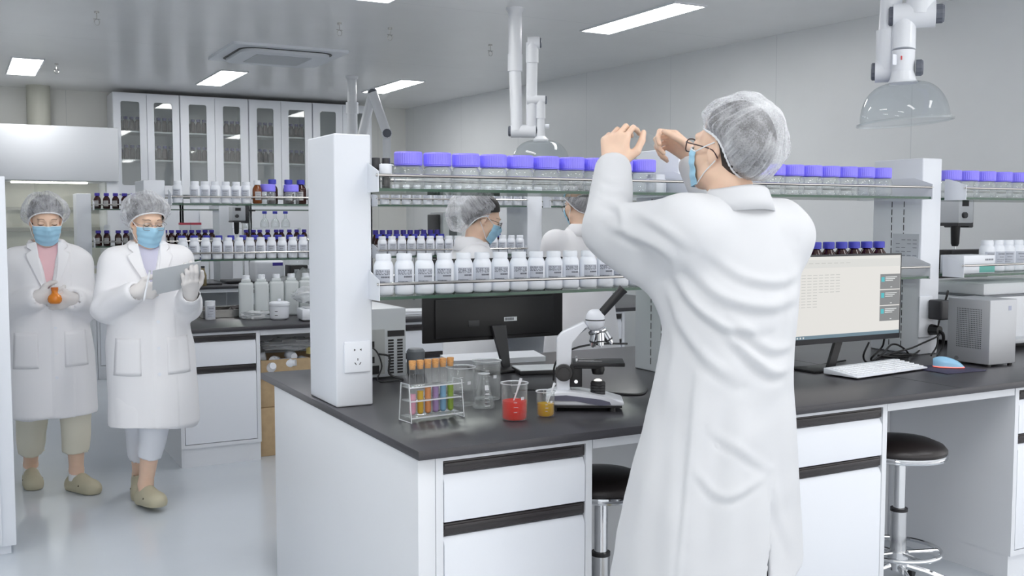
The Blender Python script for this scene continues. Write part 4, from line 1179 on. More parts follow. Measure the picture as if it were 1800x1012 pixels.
# stools
def stool(label, loc, rz=0, dz=0.0):
    t = thing('lab_stool', label, 'stool', loc, rz=rz, group='round black lab stools')
    MB().lathe([(0, .540), (.155, .540), (.168, .548), (.168, .556), (.155, .572), (.11, .590), (.05, .598), (0, .599)], seg=48).build('seat', black_leather, t, angle=60)
    MB().lathe([(0, .520), (.160, .520), (.168, .523), (.170, .529), (.165, .533), (.170, .537), (.170, .543), (.164, .546), (0, .546)], seg=48).build('seat_ring', chrome, t)
    MB().cyl((0, 0, .30), (0, 0, .522), .0225, seg=24).build('piston', chrome, t)
    MB().cyl((0, 0, .10), (0, 0, .315), .030, seg=24).build('column', pm('satin chrome', (205, 206, 208), .25, 1.0), t)
    MB().cyl((0, 0, .31), (0, 0, .322), .032, seg=24).build('collar', black_pl, t)
    m = MB()
    R = .155
    m.tube([(R * math.cos(a), R * math.sin(a), .16) for a in np.linspace(0, 2 * PI, 41)], .0085, 10)
    for k in range(5):
        a = 2 * PI * k / 5 + .3
        m.tube([(.03 * math.cos(a), .03 * math.sin(a), .15), (R * math.cos(a), R * math.sin(a), .16)], .007, 8)
    m.build('foot_ring', chrome, t)
    MB().cyl((0, 0, .085), (0, 0, .155), .040, seg=24).build('hub', chrome, t)
    for k in range(5):
        a = 2 * PI * k / 5
        c, s = math.cos(a), math.sin(a)
        l = MB().tube([(.03 * c, .03 * s, .10), (.10 * c, .10 * s, .085), (.170 * c, .170 * s, .062)], [.014, .013, .011], 10).build('leg', chrome, t)
        MB().cyl((.170 * c - .010 * s, .170 * s + .010 * c, .026), (.170 * c + .010 * s, .170 * s - .010 * c, .026), .0255, seg=20).cyl((.170 * c, .170 * s, .03), (.170 * c, .170 * s, .065), .007, seg=10).build('caster', black_pl, l)
    MB().tube([(.02, -.03, .516), (.05, -.05, .512), (.07, -.06, .500)], .005, 8).build('lever', black_pl, t)
    return t
stool('round black stool under the near bench at the right', (3.14, 2.68, 0), .4)
stool('round black stool half hidden by the man in the white coat', (1.850, 2.79, 0), .9, -.05)

# ------------------------------------------------------------------ things on the second bench
def crumple(name, mat, parent, c, sc, seed, amp=.25, freq=6):
    m = MB(); m.sphere((0, 0, 0), 1, seg=36, rings=24)
    for v in m.bm.verts:
        d = v.co.normalized(); o_ = Vector((seed * 3.1, seed * 1.7, 0))
        n_ = mnoise.noise(d * freq * .35 + o_) * .9 + abs(mnoise.noise(d * freq + o_)) * .8 - .2
        p = d * (1 + amp * n_)
        v.co = Vector((c[0] + p.x * sc[0], c[1] + p.y * sc[1], max(c[2] + p.z * sc[2], .001)))
    return m.build(name, mat, parent, angle=70)
tr = thing('tray', 'shallow stainless steel tray on the second bench', 'tray', (1.515, 6.66, ZB))
m = MB()
for (x0, x1, y0, y1) in ((-.17, .17, -.125, -.122), (-.17, .17, .122, .125), (-.17, -.167, -.122, .122), (.167, .17, -.122, .122)): m.box(x0, x1, y0, y1, 0, .05)
m.box(-.17, .17, -.125, .125, 0, .003); m.build('pan', steel, tr)
m = MB()
for (x0, x1, y0, y1) in ((-.18, .18, -.135, -.122), (-.18, .18, .122, .135), (-.18, -.167, -.122, .122), (.167, .18, -.122, .122)): m.box(x0, x1, y0, y1, .048, .052)
m.build('rim', steel, tr)
t = thing('cable_bundle', 'crumpled dark cables and foil lying in the steel tray', 'bundle', (1.60, 6.68, ZB + .004)); crumple('bundle_body', pm('foil dark', (92, 88, 88), .35, .4), t, (0, 0, .03), (.06, .06, .03), 4, .5)
t = thing('jar', 'small white jar with a printed label in front of the steel tray', 'jar', (1.378, 6.47, ZB))
MB().lathe([(0, 0), (.029, 0), (.031, .003), (.031, .092), (.028, .096), (0, .096)], seg=28).build('body', hdpe, t); MB().lathe([(0, .096), (.031, .096), (.031, .116), (0, .117)], seg=40, ribs=1, ribd=.0006).build('lid', white_pl, t)
lab(t, .031, .015, .085, None, .8)
def jerrycan(label, loc, rz):
    t = thing('jerrycan', label, 'jerrycan', loc, rz=rz, group='white jerrycans on the second bench')
    m = MB().box(-.046, .046, -.05, .05, 0, .225, bev=.016, seg=4); m.box(-.03, .03, -.03, .03, .222, .245, bev=.008); m.build('body', milky, t)
    MB().lathe([(0, .243), (.024, .243), (.024, .268), (.022, .27), (0, .27)], seg=32, ribs=1, ribd=.0006).build('cap', white_pl, t)
for i, (x, y) in enumerate(((1.605, 6.48), (1.708, 6.50), (1.811, 6.52), (1.914, 6.54), (2.017, 6.56))):
    jerrycan(f'{ORD[i]} translucent white jerrycan from the left on the second bench', (x, y, ZB), -.25)
t = thing('plastic_bag', 'big clear plastic bag bulging behind the jerrycans', 'bag', (2.10, 6.80, ZB)); crumple('film', bag_m, t, (0, 0, .15), (.20, .11, .13), 1, .3)
t = thing('plastic_bag', 'crumpled clear plastic bag on the white box beside the near upright', 'bag', (1.98, 6.30, ZB)); crumple('film', bag_m, t, (0, 0, .145), (.12, .08, .055), 2, .4)
t = thing('plastic_bag', 'flat crumpled plastic wrap in front of the jerrycans', 'bag', (1.655, 6.40, ZB)); crumple('film', bag_m, t, (0, 0, .018), (.10, .06, .028), 3, .6)
t = thing('pot', 'small round white lidded pot on the second bench', 'pot', (1.76, 6.28, ZB))
MB().lathe([(0, 0), (.045, 0), (.056, .010), (.06, .03), (.06, .085), (.055, .09), (0, .09)], seg=36).build('body', white_pl, t)
MB().lathe([(0, .088), (.064, .088), (.064, .104), (.05, .112), (.01, .115), (.01, .128), (0, .129)], seg=36).build('lid', white_pl, t)
m = MB(); m.grid(arc_band(.0605, -.75, -.45, .028, .032, 5)); m.grid(arc_band(.0605, -.75, -.45, .052, .056, 5)); m.build('printed_marks', black_pl, t, normals=False)
t = thing('hot_plate', 'white square hot plate beside the near upright on the second bench', 'hot plate', (1.93, 6.13, ZB), rz=-.1)
MB().box(-.085, .085, -.085, .085, .008, .075, bev=.008).build('case', white_pl, t); MB().box(-.075, .075, -.075, .075, 0, .009).build('base', dark_grey, t)
MB().cyl((-.02, -.085, .04), (-.02, -.092, .04), .012, seg=20).build('dial', mid_grey, t)
MB().box(-.06, .06, -.055, .06, .076, .082, bev=.002).build('plate', light_grey, t)
t = thing('paper_stack', 'stack of white papers and folders on the second bench behind the grey computer tower', 'papers', (2.62, 6.12, ZB), rz=-.2)
for k in range(3): MB().box(-.13 + k * .01, .13 - k * .012, -.09, .10, k * .013, k * .013 + .012, bev=.002).build('folder', [light_grey, white_pl, paper][k], t)
# knee space of the second bench
t = thing('cardboard_box', 'open cardboard box full of plastic bottles under the second bench', 'box', (1.80, 6.18, .46))
m = MB(); m.box(-.22, .25, -.13, .2, 0, .01); m.box(-.22, .25, -.13, -.12, .01, .12); m.box(-.22, .25, .19, .2, .01, .12); m.box(-.22, -.21, -.12, .19, .01, .12); m.box(.24, .25, -.12, .19, .01, .12); m.build('carton_walls', cardboard, t)
t = thing('cardboard_box', 'middle cardboard box under the second bench beside the drawer cabinet', 'box', (1.76, 6.20, .295)); MB().box(-.19, .21, -.14, .2, 0, .164, bev=.003).build('carton_walls', cardboard, t); MB().box(-.03, .03, -.1405, -.14, 0, .164).build('tape', pm('brown tape', (186, 156, 112), .3), t)
t = thing('cardboard_box', 'tall bottom cardboard box standing on the floor under the second bench', 'box', (1.76, 6.20, 0)); MB().box(-.19, .21, -.15, .2, 0, .293, bev=.003).build('carton_walls', cardboard, t); MB().box(-.03, .03, -.1505, -.15, 0, .293).build('tape', pm('brown tape', (186, 156, 112)), t)
for i in range(9):
    x, y, z = 1.64 + (i % 5) * .07, 6.10 + (i // 5) * .07, .485 + (i % 2) * .035 + (i // 5) * .04
    t = thing('bottle', f'{ORD[i]} white plastic bottle lying in the open cardboard box under the second bench', 'bottle', (x, y, z + .03), rot=(1.2 + .3 * (i % 3), .5 * (i % 4), i * .9), group='plastic bottles in the open box')
    MB().lathe([(0, 0), (.026, 0), (.028, .004), (.028, .07), (.018, .085), (0, .085)], seg=20).build('body', hdpe, t); MB().lathe([(0, .083), (.02, .083), (.02, .10), (0, .10)], seg=20).build('cap', white_pl, t)
t = thing('plastic_bag', 'clear plastic bag over the bottles in the open cardboard box', 'bag', (1.80, 6.16, .625)); crumple('film', bag_m, t, (0, 0, .035), (.20, .12, .035), 6, .45)
t = thing('carton', 'small yellow carton among the bottles under the second bench', 'box', (1.93, 6.09, .60), rz=.4); MB().box(-.05, .05, -.03, .03, 0, .04).build('box_body', pm('pale yellow', (224, 206, 132), .6), t)

# ------------------------------------------------------------------ stirrers and instruments on the benches behind
def stirrer(label, loc, s=1.0, rz=0):
    t = thing('overhead_stirrer', label, 'stirrer', loc, rz=rz)
    MB().box(-.12, .12, -.02, .26, 0, .02, bev=.004).build('base', dark_grey, t)
    MB().cyl((.10, .20, .02), (.10, .20, .78), .010, seg=14).build('stand_rod', chrome, t)
    MB().box(-.06, .065, -.06, .10, .60, .74, bev=.008).build('motor_housing', light_grey, t)
    MB().box(.065, .105, -.03, .14, .575, .745, bev=.006).build('clamp', dark_grey, t)
    MB().box(-.062, .06, -.058, .10, .585, .60).build('motor_base', dark_grey, t)
    MB().box(-.035, .02, -.0612, -.06, .695, .725).build('display', black_pl, t)
    MB().cyl((-.02, -.06, .645), (-.02, -.075, .645), .017, seg=20).build('dial', dark_grey, t)
    MB().lathe([(0, .47), (.016, .47), (.022, .485), (.026, .585), (0, .585)], seg=20, M=Matrix.Translation((-.01, .0, 0))).build('chuck', black_pl, t)
    MB().cyl((-.01, 0, .25), (-.01, 0, .47), .004, seg=8).build('shaft', chrome, t)
    MB().tube([(.105, .1, .70), (.20, .1, .70)], .008, 8).build('side_rod', black_pl, t)
stirrer('grey overhead stirrer on the rear bench behind the second rack', (2.41, 10.02, .81), 1.0)
stirrer('grey overhead stirrer with a black clamp beyond the right upright', (4.98, 3.90, .80), 1.0, .0)
t = thing('analyser', 'tall grey instrument with a small screen behind the woman in glasses', 'instrument', (3.30, 7.10, .80))
m = MB().box(-.04, .12, 0, .25, 0.001, .68, bev=.01); m.build('case', light_grey, t)
MB().box(-.075, -.04, .05, .22, .001, .66, bev=.006).build('side_column', dark_grey, t)
MB().box(.01, .075, -.004, 0.0, .50, .65).build('display', pm('dark lcd', (92, 98, 100), .3), t)
MB().cyl((.05, 0, .44), (.05, -.012, .44), .022, seg=20).build('dial', black_pl, t)
t = thing('clamp_stand', 'grey clamp stand with a black clamp on the rear bench behind the clipboard', 'stand', (2.12, 9.95, ZB))
MB().box(-.1, .1, -.07, .07, 0, .015).build('base', dark_grey, t); MB().cyl((0, 0, .015), (0, 0, .40), .007, seg=12).build('rod', chrome, t)
MB().box(-.02, .12, -.03, .03, .27, .30, bev=.004).cyl((-.2, 0, .29), (.1, 0, .29), .008, seg=10).build('clamp', black_pl, t)
t = thing('bottle', 'tall olive glass bottle on the rear bench behind the clipboard', 'bottle', (2.035, 9.84, ZB)); MB().lathe([(0, 0), (.03, 0), (.033, .005), (.033, .10), (.018, .14), (.016, .17), (0, .17)], seg=24).build('body', pm('olive glass', (150, 136, 100), .15), t); MB().lathe([(0, .168), (.018, .168), (.018, .185), (0, .185)], seg=20).build('cap', dark_grey, t)
t = thing('balance', 'black laboratory instrument on the rear bench above the jerrycans', 'instrument', (2.98, 10.0, ZB))
MB().box(-.09, .09, -.1, .1, .001, .17, bev=.01).build('case', black_pl, t); MB().box(-.05, .0, -.102, -.1, .05, .13).box(.02, .08, -.102, -.1, .06, .075).build('front_plate', light_grey, t)
MB().box(-.10, .10, -.10, .1, .171, .30, bev=.004).build('glass_case', acrylic, t)
t = thing('centrifuge', 'white rounded machine with blue markings on the rear bench', 'machine', (2.72, 10.05, ZB)); MB().box(-.17, .12, -.13, .13, .001, .22, bev=.03, seg=4).build('case', white_pl, t); MB().box(.0, .1, -.132, -.13, .17, .20).build('marking', violet, t)
t = thing('notice', 'white notice sheet on the back wall below the second glass cabinet', 'notice', (2.45, 11.47, 1.43)); MB().box(-.10, .10, -.0022, -.0006, -.11, .11).build('sheet', paper, t)
t = thing('notice', 'white wall poster behind the woman in glasses', 'notice', (5.17, 9.65, 1.34), rz=ang); MB().box(-.30, .30, -.004, -.0008, -.20, .20).build('sheet', paper, t)
t = thing('tap', 'curved chrome tap on the second bench seen under the near top shelf', 'tap', (3.10, 7.3, ZB)); MB().tube([(0, 0, 0), (0, 0, .45), (.02, 0, .52), (.07, 0, .54), (.11, 0, .50), (.115, 0, .44)], .009, 10, smooth=6).build('spout', chrome, t)

t = thing('measuring_column', 'tall white translucent cylinder between the woman in glasses and the second bench upright', 'cylinder', (3.95, 7.20, ZB)); MB().lathe([(0, 0), (.062, 0), (.064, .005), (.064, .70), (.055, .73), (0, .73)], seg=32).build('body', milky, t, angle=60)
t = thing('case', 'flat black case on the lower shelf behind the teal labelled carton', 'case', (4.53, 3.48, SH[1] + .0008)); MB().box(-.18, .18, -.05, .05, 0, .10, bev=.004).build('case_body', black_pl, t)
# ------------------------------------------------------------------ smooth solid modelling for people
class Field:
    def __init__(s, lo, hi, h):
        s.lo = np.array(lo, float); s.h = h
        s.n = np.ceil((np.array(hi) - s.lo) / h).astype(int) + 1
        s.D = np.full(s.n, 0.15, np.float32)
    def box(s, lo, hi):
        a = np.clip(np.floor((np.array(lo) - s.lo) / s.h).astype(int), 0, s.n); b = np.clip(np.ceil((np.array(hi) - s.lo) / s.h).astype(int) + 1, 0, s.n)
        sl = tuple(slice(i, j) for i, j in zip(a, b))
        ax = [(s.lo[k] + s.h * np.arange(a[k], b[k])).astype(np.float32) for k in range(3)]
        return sl, ax[0][:, None, None], ax[1][None, :, None], ax[2][None, None, :]
    def put(s, fn, lo, hi, k, mode='add'):
        m = k + 3 * s.h
        sl, X, Y, Z = s.box(np.array(lo) - m, np.array(hi) + m)
        if 0 in s.D[sl].shape: return s
        d = fn(X, Y, Z).astype(np.float32); D = s.D[sl]
        if mode == 'add':
            if k > 0:
                hh = np.clip(0.5 + 0.5 * (D - d) / k, 0, 1); s.D[sl] = D * (1 - hh) + d * hh - k * hh * (1 - hh)
            else: s.D[sl] = np.minimum(D, d)
        else:
            if k > 0:
                hh = np.clip(0.5 - 0.5 * (D + d) / k, 0, 1); s.D[sl] = D * (1 - hh) - d * hh + k * hh * (1 - hh)
            else: s.D[sl] = np.maximum(D, -d)
        return s
    def cone(s, a, b, ra, rb, k=.01, mode='add', flat=None):
        a = np.array(a, float); b = np.array(b, float); ba = b - a; L2 = float(ba @ ba) + 1e-12
        def fn(X, Y, Z):
            px, py, pz = X - a[0], Y - a[1], Z - a[2]
            t = np.clip((px * ba[0] + py * ba[1] + pz * ba[2]) / L2, 0, 1)
            return np.sqrt((px - ba[0] * t) ** 2 + (py - ba[1] * t) ** 2 + (pz - ba[2] * t) ** 2) - (ra + (rb - ra) * t)
        r = max(ra, rb)
        return s.put(fn, np.minimum(a, b) - r, np.maximum(a, b) + r, k, mode)
    def ell(s, c, rad, R=None, k=.01, mode='add'):
        c = np.array(c, float); rad = np.array(rad, float); R = np.eye(3) if R is None else np.array(R)
        def fn(X, Y, Z):
            px, py, pz = X - c[0], Y - c[1], Z - c[2]
            q = [R[0, i] * px + R[1, i] * py + R[2, i] * pz for i in range(3)]
            k0 = np.sqrt(sum((q[i] / rad[i]) ** 2 for i in range(3))); k1 = np.sqrt(sum((q[i] / rad[i] ** 2) ** 2 for i in range(3))) + 1e-9
            return k0 * (k0 - 1) / k1
        e = np.abs(R) @ rad
        return s.put(fn, c - e, c + e, k, mode)
    def loft(s, sl, k=.02, p=2.3):
        """sl: rows (z, cx, cy, rx, ry)"""
        A = np.array(sl, float)
        zz = np.linspace(A[0, 0], A[-1, 0], 200)
        vals = [np.interp(zz, A[:, 0], A[:, i]) for i in range(1, 5)]
        ker = np.hanning(25); ker /= ker.sum()
        sm = [np.convolve(np.pad(v, 12, mode='edge'), ker, 'valid') for v in vals]
        def fn(X, Y, Z):
            z = Z
            cx, cy, rx, ry = [np.interp(z, zz, v) for v in sm]
            q = (np.abs((X - cx) / rx) ** p + np.abs((Y - cy) / ry) ** p) ** (1 / p)
            d = (q - 1) * np.minimum(rx, ry) * .92
            return np.maximum(d, np.maximum(A[0, 0] - z, z - A[-1, 0]))
        rx, ry = A[:, 3].max() + abs(A[:, 1]).max(), A[:, 4].max() + abs(A[:, 2]).max()
        return s.put(fn, (-rx, -ry, A[0, 0]), (rx, ry, A[-1, 0]), k)
    def sample(s, P):
        P = np.asarray(P, float); q = (P - s.lo) / s.h
        i = np.clip(np.floor(q).astype(int), 0, s.n - 2); f = np.clip(q - i, 0, 1)
        out = 0
        for dx in (0, 1):
            for dy in (0, 1):
                for dz in (0, 1):
                    w = (f[..., 0] if dx else 1 - f[..., 0]) * (f[..., 1] if dy else 1 - f[..., 1]) * (f[..., 2] if dz else 1 - f[..., 2])
                    out = out + w * s.D[i[..., 0] + dx, i[..., 1] + dy, i[..., 2] + dz]
        return out
    def march(s, P, dirv, off, tmax=.4):
        """move points along dirv until the surface (+off) is met"""
        P = np.array(P, float); d = np.array(dirv, float); d = d / np.linalg.norm(d, axis=-1, keepdims=True)
        t = np.zeros(P.shape[:-1])
        for _ in range(70):
            v = s.sample(P + d * t[..., None]) - off
            t = np.clip(t + np.clip(v * .7, -.004, .02), 0, tmax)
        return P + d * t[..., None]
    def mesh(s):
        D = s.D; S = D < 0
        c = np.zeros(tuple(s.n - 1), np.int8)
        for a in (0, 1):
            for b in (0, 1):
                for g in (0, 1):
                    c += S[a:s.n[0] - 1 + a, b:s.n[1] - 1 + b, g:s.n[2] - 1 + g]
        act = np.argwhere((c > 0) & (c < 8)); del c
        idx = -np.ones(tuple(s.n - 1), np.int32); idx[act[:, 0], act[:, 1], act[:, 2]] = np.arange(len(act))
        acc = np.zeros((len(act), 3)); cnt = np.zeros(len(act))
        for ax in range(3):
            o1, o2 = [k for k in range(3) if k != ax]
            for u in (0, 1):
                for v in (0, 1):
                    A = act.copy(); A[:, o1] += u; A[:, o2] += v
                    B = A.copy(); B[:, ax] += 1
                    da = D[A[:, 0], A[:, 1], A[:, 2]]; db = D[B[:, 0], B[:, 1], B[:, 2]]
                    m = (da < 0) != (db < 0)
                    t = da[m] / (da[m] - db[m])
                    off = np.zeros((m.sum(), 3)); off[:, o1] = u; off[:, o2] = v; off[:, ax] = t
                    acc[m] += off; cnt[m] += 1
        V = s.lo + s.h * (act + acc / cnt[:, None])
        quads = []
        for ax in range(3):
            o1, o2 = [k for k in range(3) if k != ax]
            a = [slice(None)] * 3; b = [slice(None)] * 3
            a[ax] = slice(0, s.n[ax] - 1); b[ax] = slice(1, s.n[ax])
            ch = S[tuple(a)] != S[tuple(b)]
            e = np.argwhere(ch)
            e = e[(e[:, o1] > 0) & (e[:, o2] > 0) & (e[:, o1] < s.n[o1] - 1) & (e[:, o2] < s.n[o2] - 1)]
            q = []
            for (u, v) in ((1, 1), (0, 1), (0, 0), (1, 0)):
                k = e.copy(); k[:, o1] -= u; k[:, o2] -= v
                q.append(idx[k[:, 0], k[:, 1], k[:, 2]])
            q = np.stack(q, 1)
            ins = S[e[:, 0], e[:, 1], e[:, 2]]
            flip = ins if ax != 1 else ~ins
            q[~flip] = q[~flip][:, ::-1]
            quads.append(q)
        return V, np.concatenate(quads)
def relax(V, Q, it=2, w=.5):
    E = np.concatenate([Q[:, [0, 1]], Q[:, [1, 2]], Q[:, [2, 3]], Q[:, [3, 0]]])
    for _ in range(it):
        acc = np.zeros_like(V); n = np.zeros(len(V))
        for k in range(3):
            acc[:, k] = np.bincount(E[:, 0], V[E[:, 1], k], len(V)) + np.bincount(E[:, 1], V[E[:, 0], k], len(V))
        n = np.bincount(E[:, 0], minlength=len(V)) + np.bincount(E[:, 1], minlength=len(V))
        V = V * (1 - w) + w * acc / np.maximum(n, 1)[:, None]
    return V
def vnormals(V, Q):
    n = np.cross(V[Q[:, 2]] - V[Q[:, 0]], V[Q[:, 3]] - V[Q[:, 1]])
    N = np.zeros_like(V)
    for k in range(4):
        for j in range(3): N[:, j] += np.bincount(Q[:, k], n[:, j], len(V))
    return N / (np.linalg.norm(N, axis=1, keepdims=True) + 1e-12)
def np_obj(name, V, Q, m, parent):
    me = bpy.data.meshes.new(name)
    me.vertices.add(len(V)); me.vertices.foreach_set('co', V.astype(np.float32).ravel())
    me.loops.add(Q.size); me.loops.foreach_set('vertex_index', Q.astype(np.int32).ravel())
    me.polygons.add(len(Q)); me.polygons.foreach_set('loop_start', np.arange(0, Q.size, 4, dtype=np.int32))
    me.update(calc_edges=True)
    me.polygons.foreach_set('use_smooth', [True] * len(Q))
    me.materials.append(m)
    o = bpy.data.objects.new(name, me); COL.objects.link(o)
    if parent is not None: o.parent = parent
    return o
def surf_grid(name, P, m, parent, thick=.002, closed=False):
    """P (n,m,3) array -> surface with a solidify thickness"""
    P = np.asarray(P); n, k = P.shape[:2]
    ii = np.arange(n * k).reshape(n, k)
    if closed: ii = np.concatenate([ii, ii[:, :1]], 1)
    Q = np.stack([ii[:-1, :-1].ravel(), ii[:-1, 1:].ravel(), ii[1:, 1:].ravel(), ii[1:, :-1].ravel()], 1)
    o = np_obj(name, P.reshape(-1, 3), Q, m, parent)
    if thick:
        md = o.modifiers.new('solid', 'SOLIDIFY'); md.thickness = thick; md.offset = 0
    return o
def unit(v): v = np.array(v, float); return v / np.linalg.norm(v)
def orth(f, t):
    f = unit(f); t = np.array(t, float); t = unit(t - f * (t @ f)); return f, t

# ---- hand
FING = [(.090, .027, (.044, .026, .021), .0088), (.094, .006, (.048, .030, .022), .0090), (.089, -.015, (.045, .028, .022), .0086), (.080, -.034, (.035, .021, .019), .0078)]
def hand_prims(w, f, t, side, curls, thumb=None, s=1.0, spread=.06):
    """returns cones (a,b,ra,rb,k). side 'R' or 'L'"""
    f, t = orth(f, t); w = np.array(w, float)
    n = np.cross(t, f) if side == 'R' else np.cross(f, t)
    P = lambda a, b, c=0: w + s * (f * a + t * b + n * c)
    out = [(P(-.02, 0), P(.03, 0.002), .026 * s, .026 * s, .012)]
    for (a, b, bl, r) in FING:
        out.append((P(.012, b * .45), P(a - .006, b), .018 * s, .0125 * s, .012))
    out.append((P(.02, .016, .006), P(.055, .022, .008), .018 * s, .013 * s, .012))
    tips = []
    for i, (a, b, bl, r) in enumerate(FING):
        c = curls[i]; p = P(a, b); ang = 0
        for j in range(3):
            ang += math.radians(c[j])
            d = f * math.cos(ang) + n * math.sin(ang) + t * (spread * (1.5 - i))
            d = unit(d)
            q = p + d * bl[j] * s
            out.append((p, q, (r - .0006 * j) * s, (r - .0006 * (j + 1)) * s, .004)); p = q
        tips.append(p)
    th = thumb or ((.62, .70, .34), (.85, .32, .42), (.95, -.02, .32))
    p = P(.022, .024, .008)
    for j, (L, r0, r1) in enumerate(((.043, .0145, .0115), (.034, .0110, .0098), (.028, .0098, .0080))):
        d = unit(f * th[j][0] + t * th[j][1] + n * th[j][2]); q = p + d * L * s
        out.append((p, q, r0 * s, r1 * s, .005 if j else .010)); p = q
    tips.append(p)
    return out, tips

def Rzx(yaw, pitch, roll=0):
    return np.array((Matrix.Rotation(yaw, 3, 'Z') @ Matrix.Rotation(pitch, 3, 'X') @ Matrix.Rotation(roll, 3, 'Y')))
def head_into(F, c, R, s=1.0):
    c = np.array(c, float)
    P = lambda x, y, z: c + s * (R @ np.array((x, y, z)))
    e = lambda x, y, z, a, b, g, k=.02, mode='add', RR=None: F.ell(P(x, y, z), np.array((a, b, g)) * s, R if RR is None else R @ RR, k, mode)
    e(0, -.014, .040, .073, .093, .082, .01)
    e(0, .026, -.028, .060, .064, .084, .03)
    F.cone(P(-.046, .004, -.062), P(-.012, .066, -.098), .018 * s, .017 * s, .03); F.cone(P(.046, .004, -.062), P(.012, .066, -.098), .018 * s, .017 * s, .03)
    for q in (-1, 1):
        e(q * .036, .062, -.028, .026, .024, .028, .02)
    F.cone(P(-.034, .082, .024), P(.034, .082, .024), .011 * s, .011 * s, .018)
    F.cone(P(0, .088, .012), P(0, .110, -.030), .0065 * s, .011 * s, .010)
    for q in (-1, 1): e(q * .012, .096, -.034, .009, .010, .007, .006)
    for q in (-1, 1): e(q * .033, .100, .004, .019, .016, .010, .012, 'sub')
    for q in (-1, 1): e(q * .033, .078, .003, .015, .0145, .0125, .004)
    F.cone(P(-.018, .090, -.060), P(.018, .090, -.060), .006 * s, .006 * s, .008); F.cone(P(-.015, .089, -.072), P(.015, .089, -.072), .007 * s, .007 * s, .008)
    for q in (-1, 1):
        RR = np.array(Matrix.Rotation(q * -.35, 3, 'Z') @ Matrix.Rotation(.15, 3, 'X'))
        e(q * .075, -.010, -.002, .0075, .019, .032, .006, 'add', RR)
        F.cone(P(q * .072, -.004, -.030), P(q * .066, .004, -.036), .0075 * s, .006 * s, .005)
        e(q * .086, -.006, .002, .007, .010, .018, .004, 'sub', RR)
    return P

def cap_mesh(parent, c, R, rad, m, tilt=-.45, thm=1.98, rim=(.082, .100), seed=0, inner=False, wr=.0035, name='hair_net', nf=44, bulge=None, earcut=0.0, nape=0.0):
    """bouffant cap around the skull; c centre, R head axes, rad radii; opens at the rim"""
    T = R @ np.array(Matrix.Rotation(tilt, 3, 'X'))
    nt, nphi = 46, 168
    rg = np.random.RandomState(seed)
    ph = np.linspace(0, 2 * PI, nphi, endpoint=False)
    th = np.linspace(.0005, thm, nt)
    TH, PH = np.meshgrid(th, ph, indexing='ij')
    u = TH / thm
    TH = TH * (1 - earcut * np.abs(np.cos(PH)) ** 4 * u + nape * np.clip(-np.sin(PH), 0, 1) ** 2 * u)
    dx, dy, dz = np.sin(TH) * np.cos(PH), np.sin(TH) * np.sin(PH), np.cos(TH)
    q = 1 / np.sqrt((dx / rad[0]) ** 2 + (dy / rad[1]) ** 2 + (dz / rad[2]) ** 2)
    if bulge is not None:
        q = q + bulge[3] * np.exp(-((dx - bulge[0]) ** 2 + (dy - bulge[1]) ** 2 + (dz - bulge[2]) ** 2) / .5)
    # pinch to rim
    rr = 1 / np.sqrt((np.cos(PH) / rim[0]) ** 2 + (np.sin(PH) / rim[1]) ** 2) / max(math.sin(thm), .3)
    w = np.clip((u - .80) / .20, 0, 1); w = w * w * (3 - 2 * w)
    q = q * (1 - w) + rr * w
    ph0 = rg.rand(8) * 6.28
    fold = np.sin(nf * PH + 2.2 * np.sin(3 * PH + ph0[0]) + 1.5 * np.sin(5 * TH + ph0[1])) + .7 * np.sin(nf * .61 * PH + 3 * np.sin(2 * PH + ph0[2]) + 2 * TH)
    lump = np.sin(3 * PH + 4 * TH + ph0[3]) * np.sin(2 * PH - 3 * TH + ph0[4]) + .6 * np.sin(7 * PH + 5 * TH + ph0[5]) * np.sin(5 * TH + ph0[6])
    if not inner:
        q = q + wr * fold * np.clip(u * 1.5 - .25, 0, 1) * (1 - .75 * w) + .0045 * lump * np.sin(u * PI)
    P = np.stack([dx * q, dy * q, dz * q], -1) @ T.T + np.array(c)
    o = surf_grid(name, P, m, parent, thick=0, closed=True)
    if not inner:
        rimp = P[-1]
        mb = MB().tube([Vector(p) for p in rimp] + [Vector(rimp[0])], .0035, 6); b = mb.build('elastic_band', pm('cap band', (226, 227, 230), .9), o)
    return o
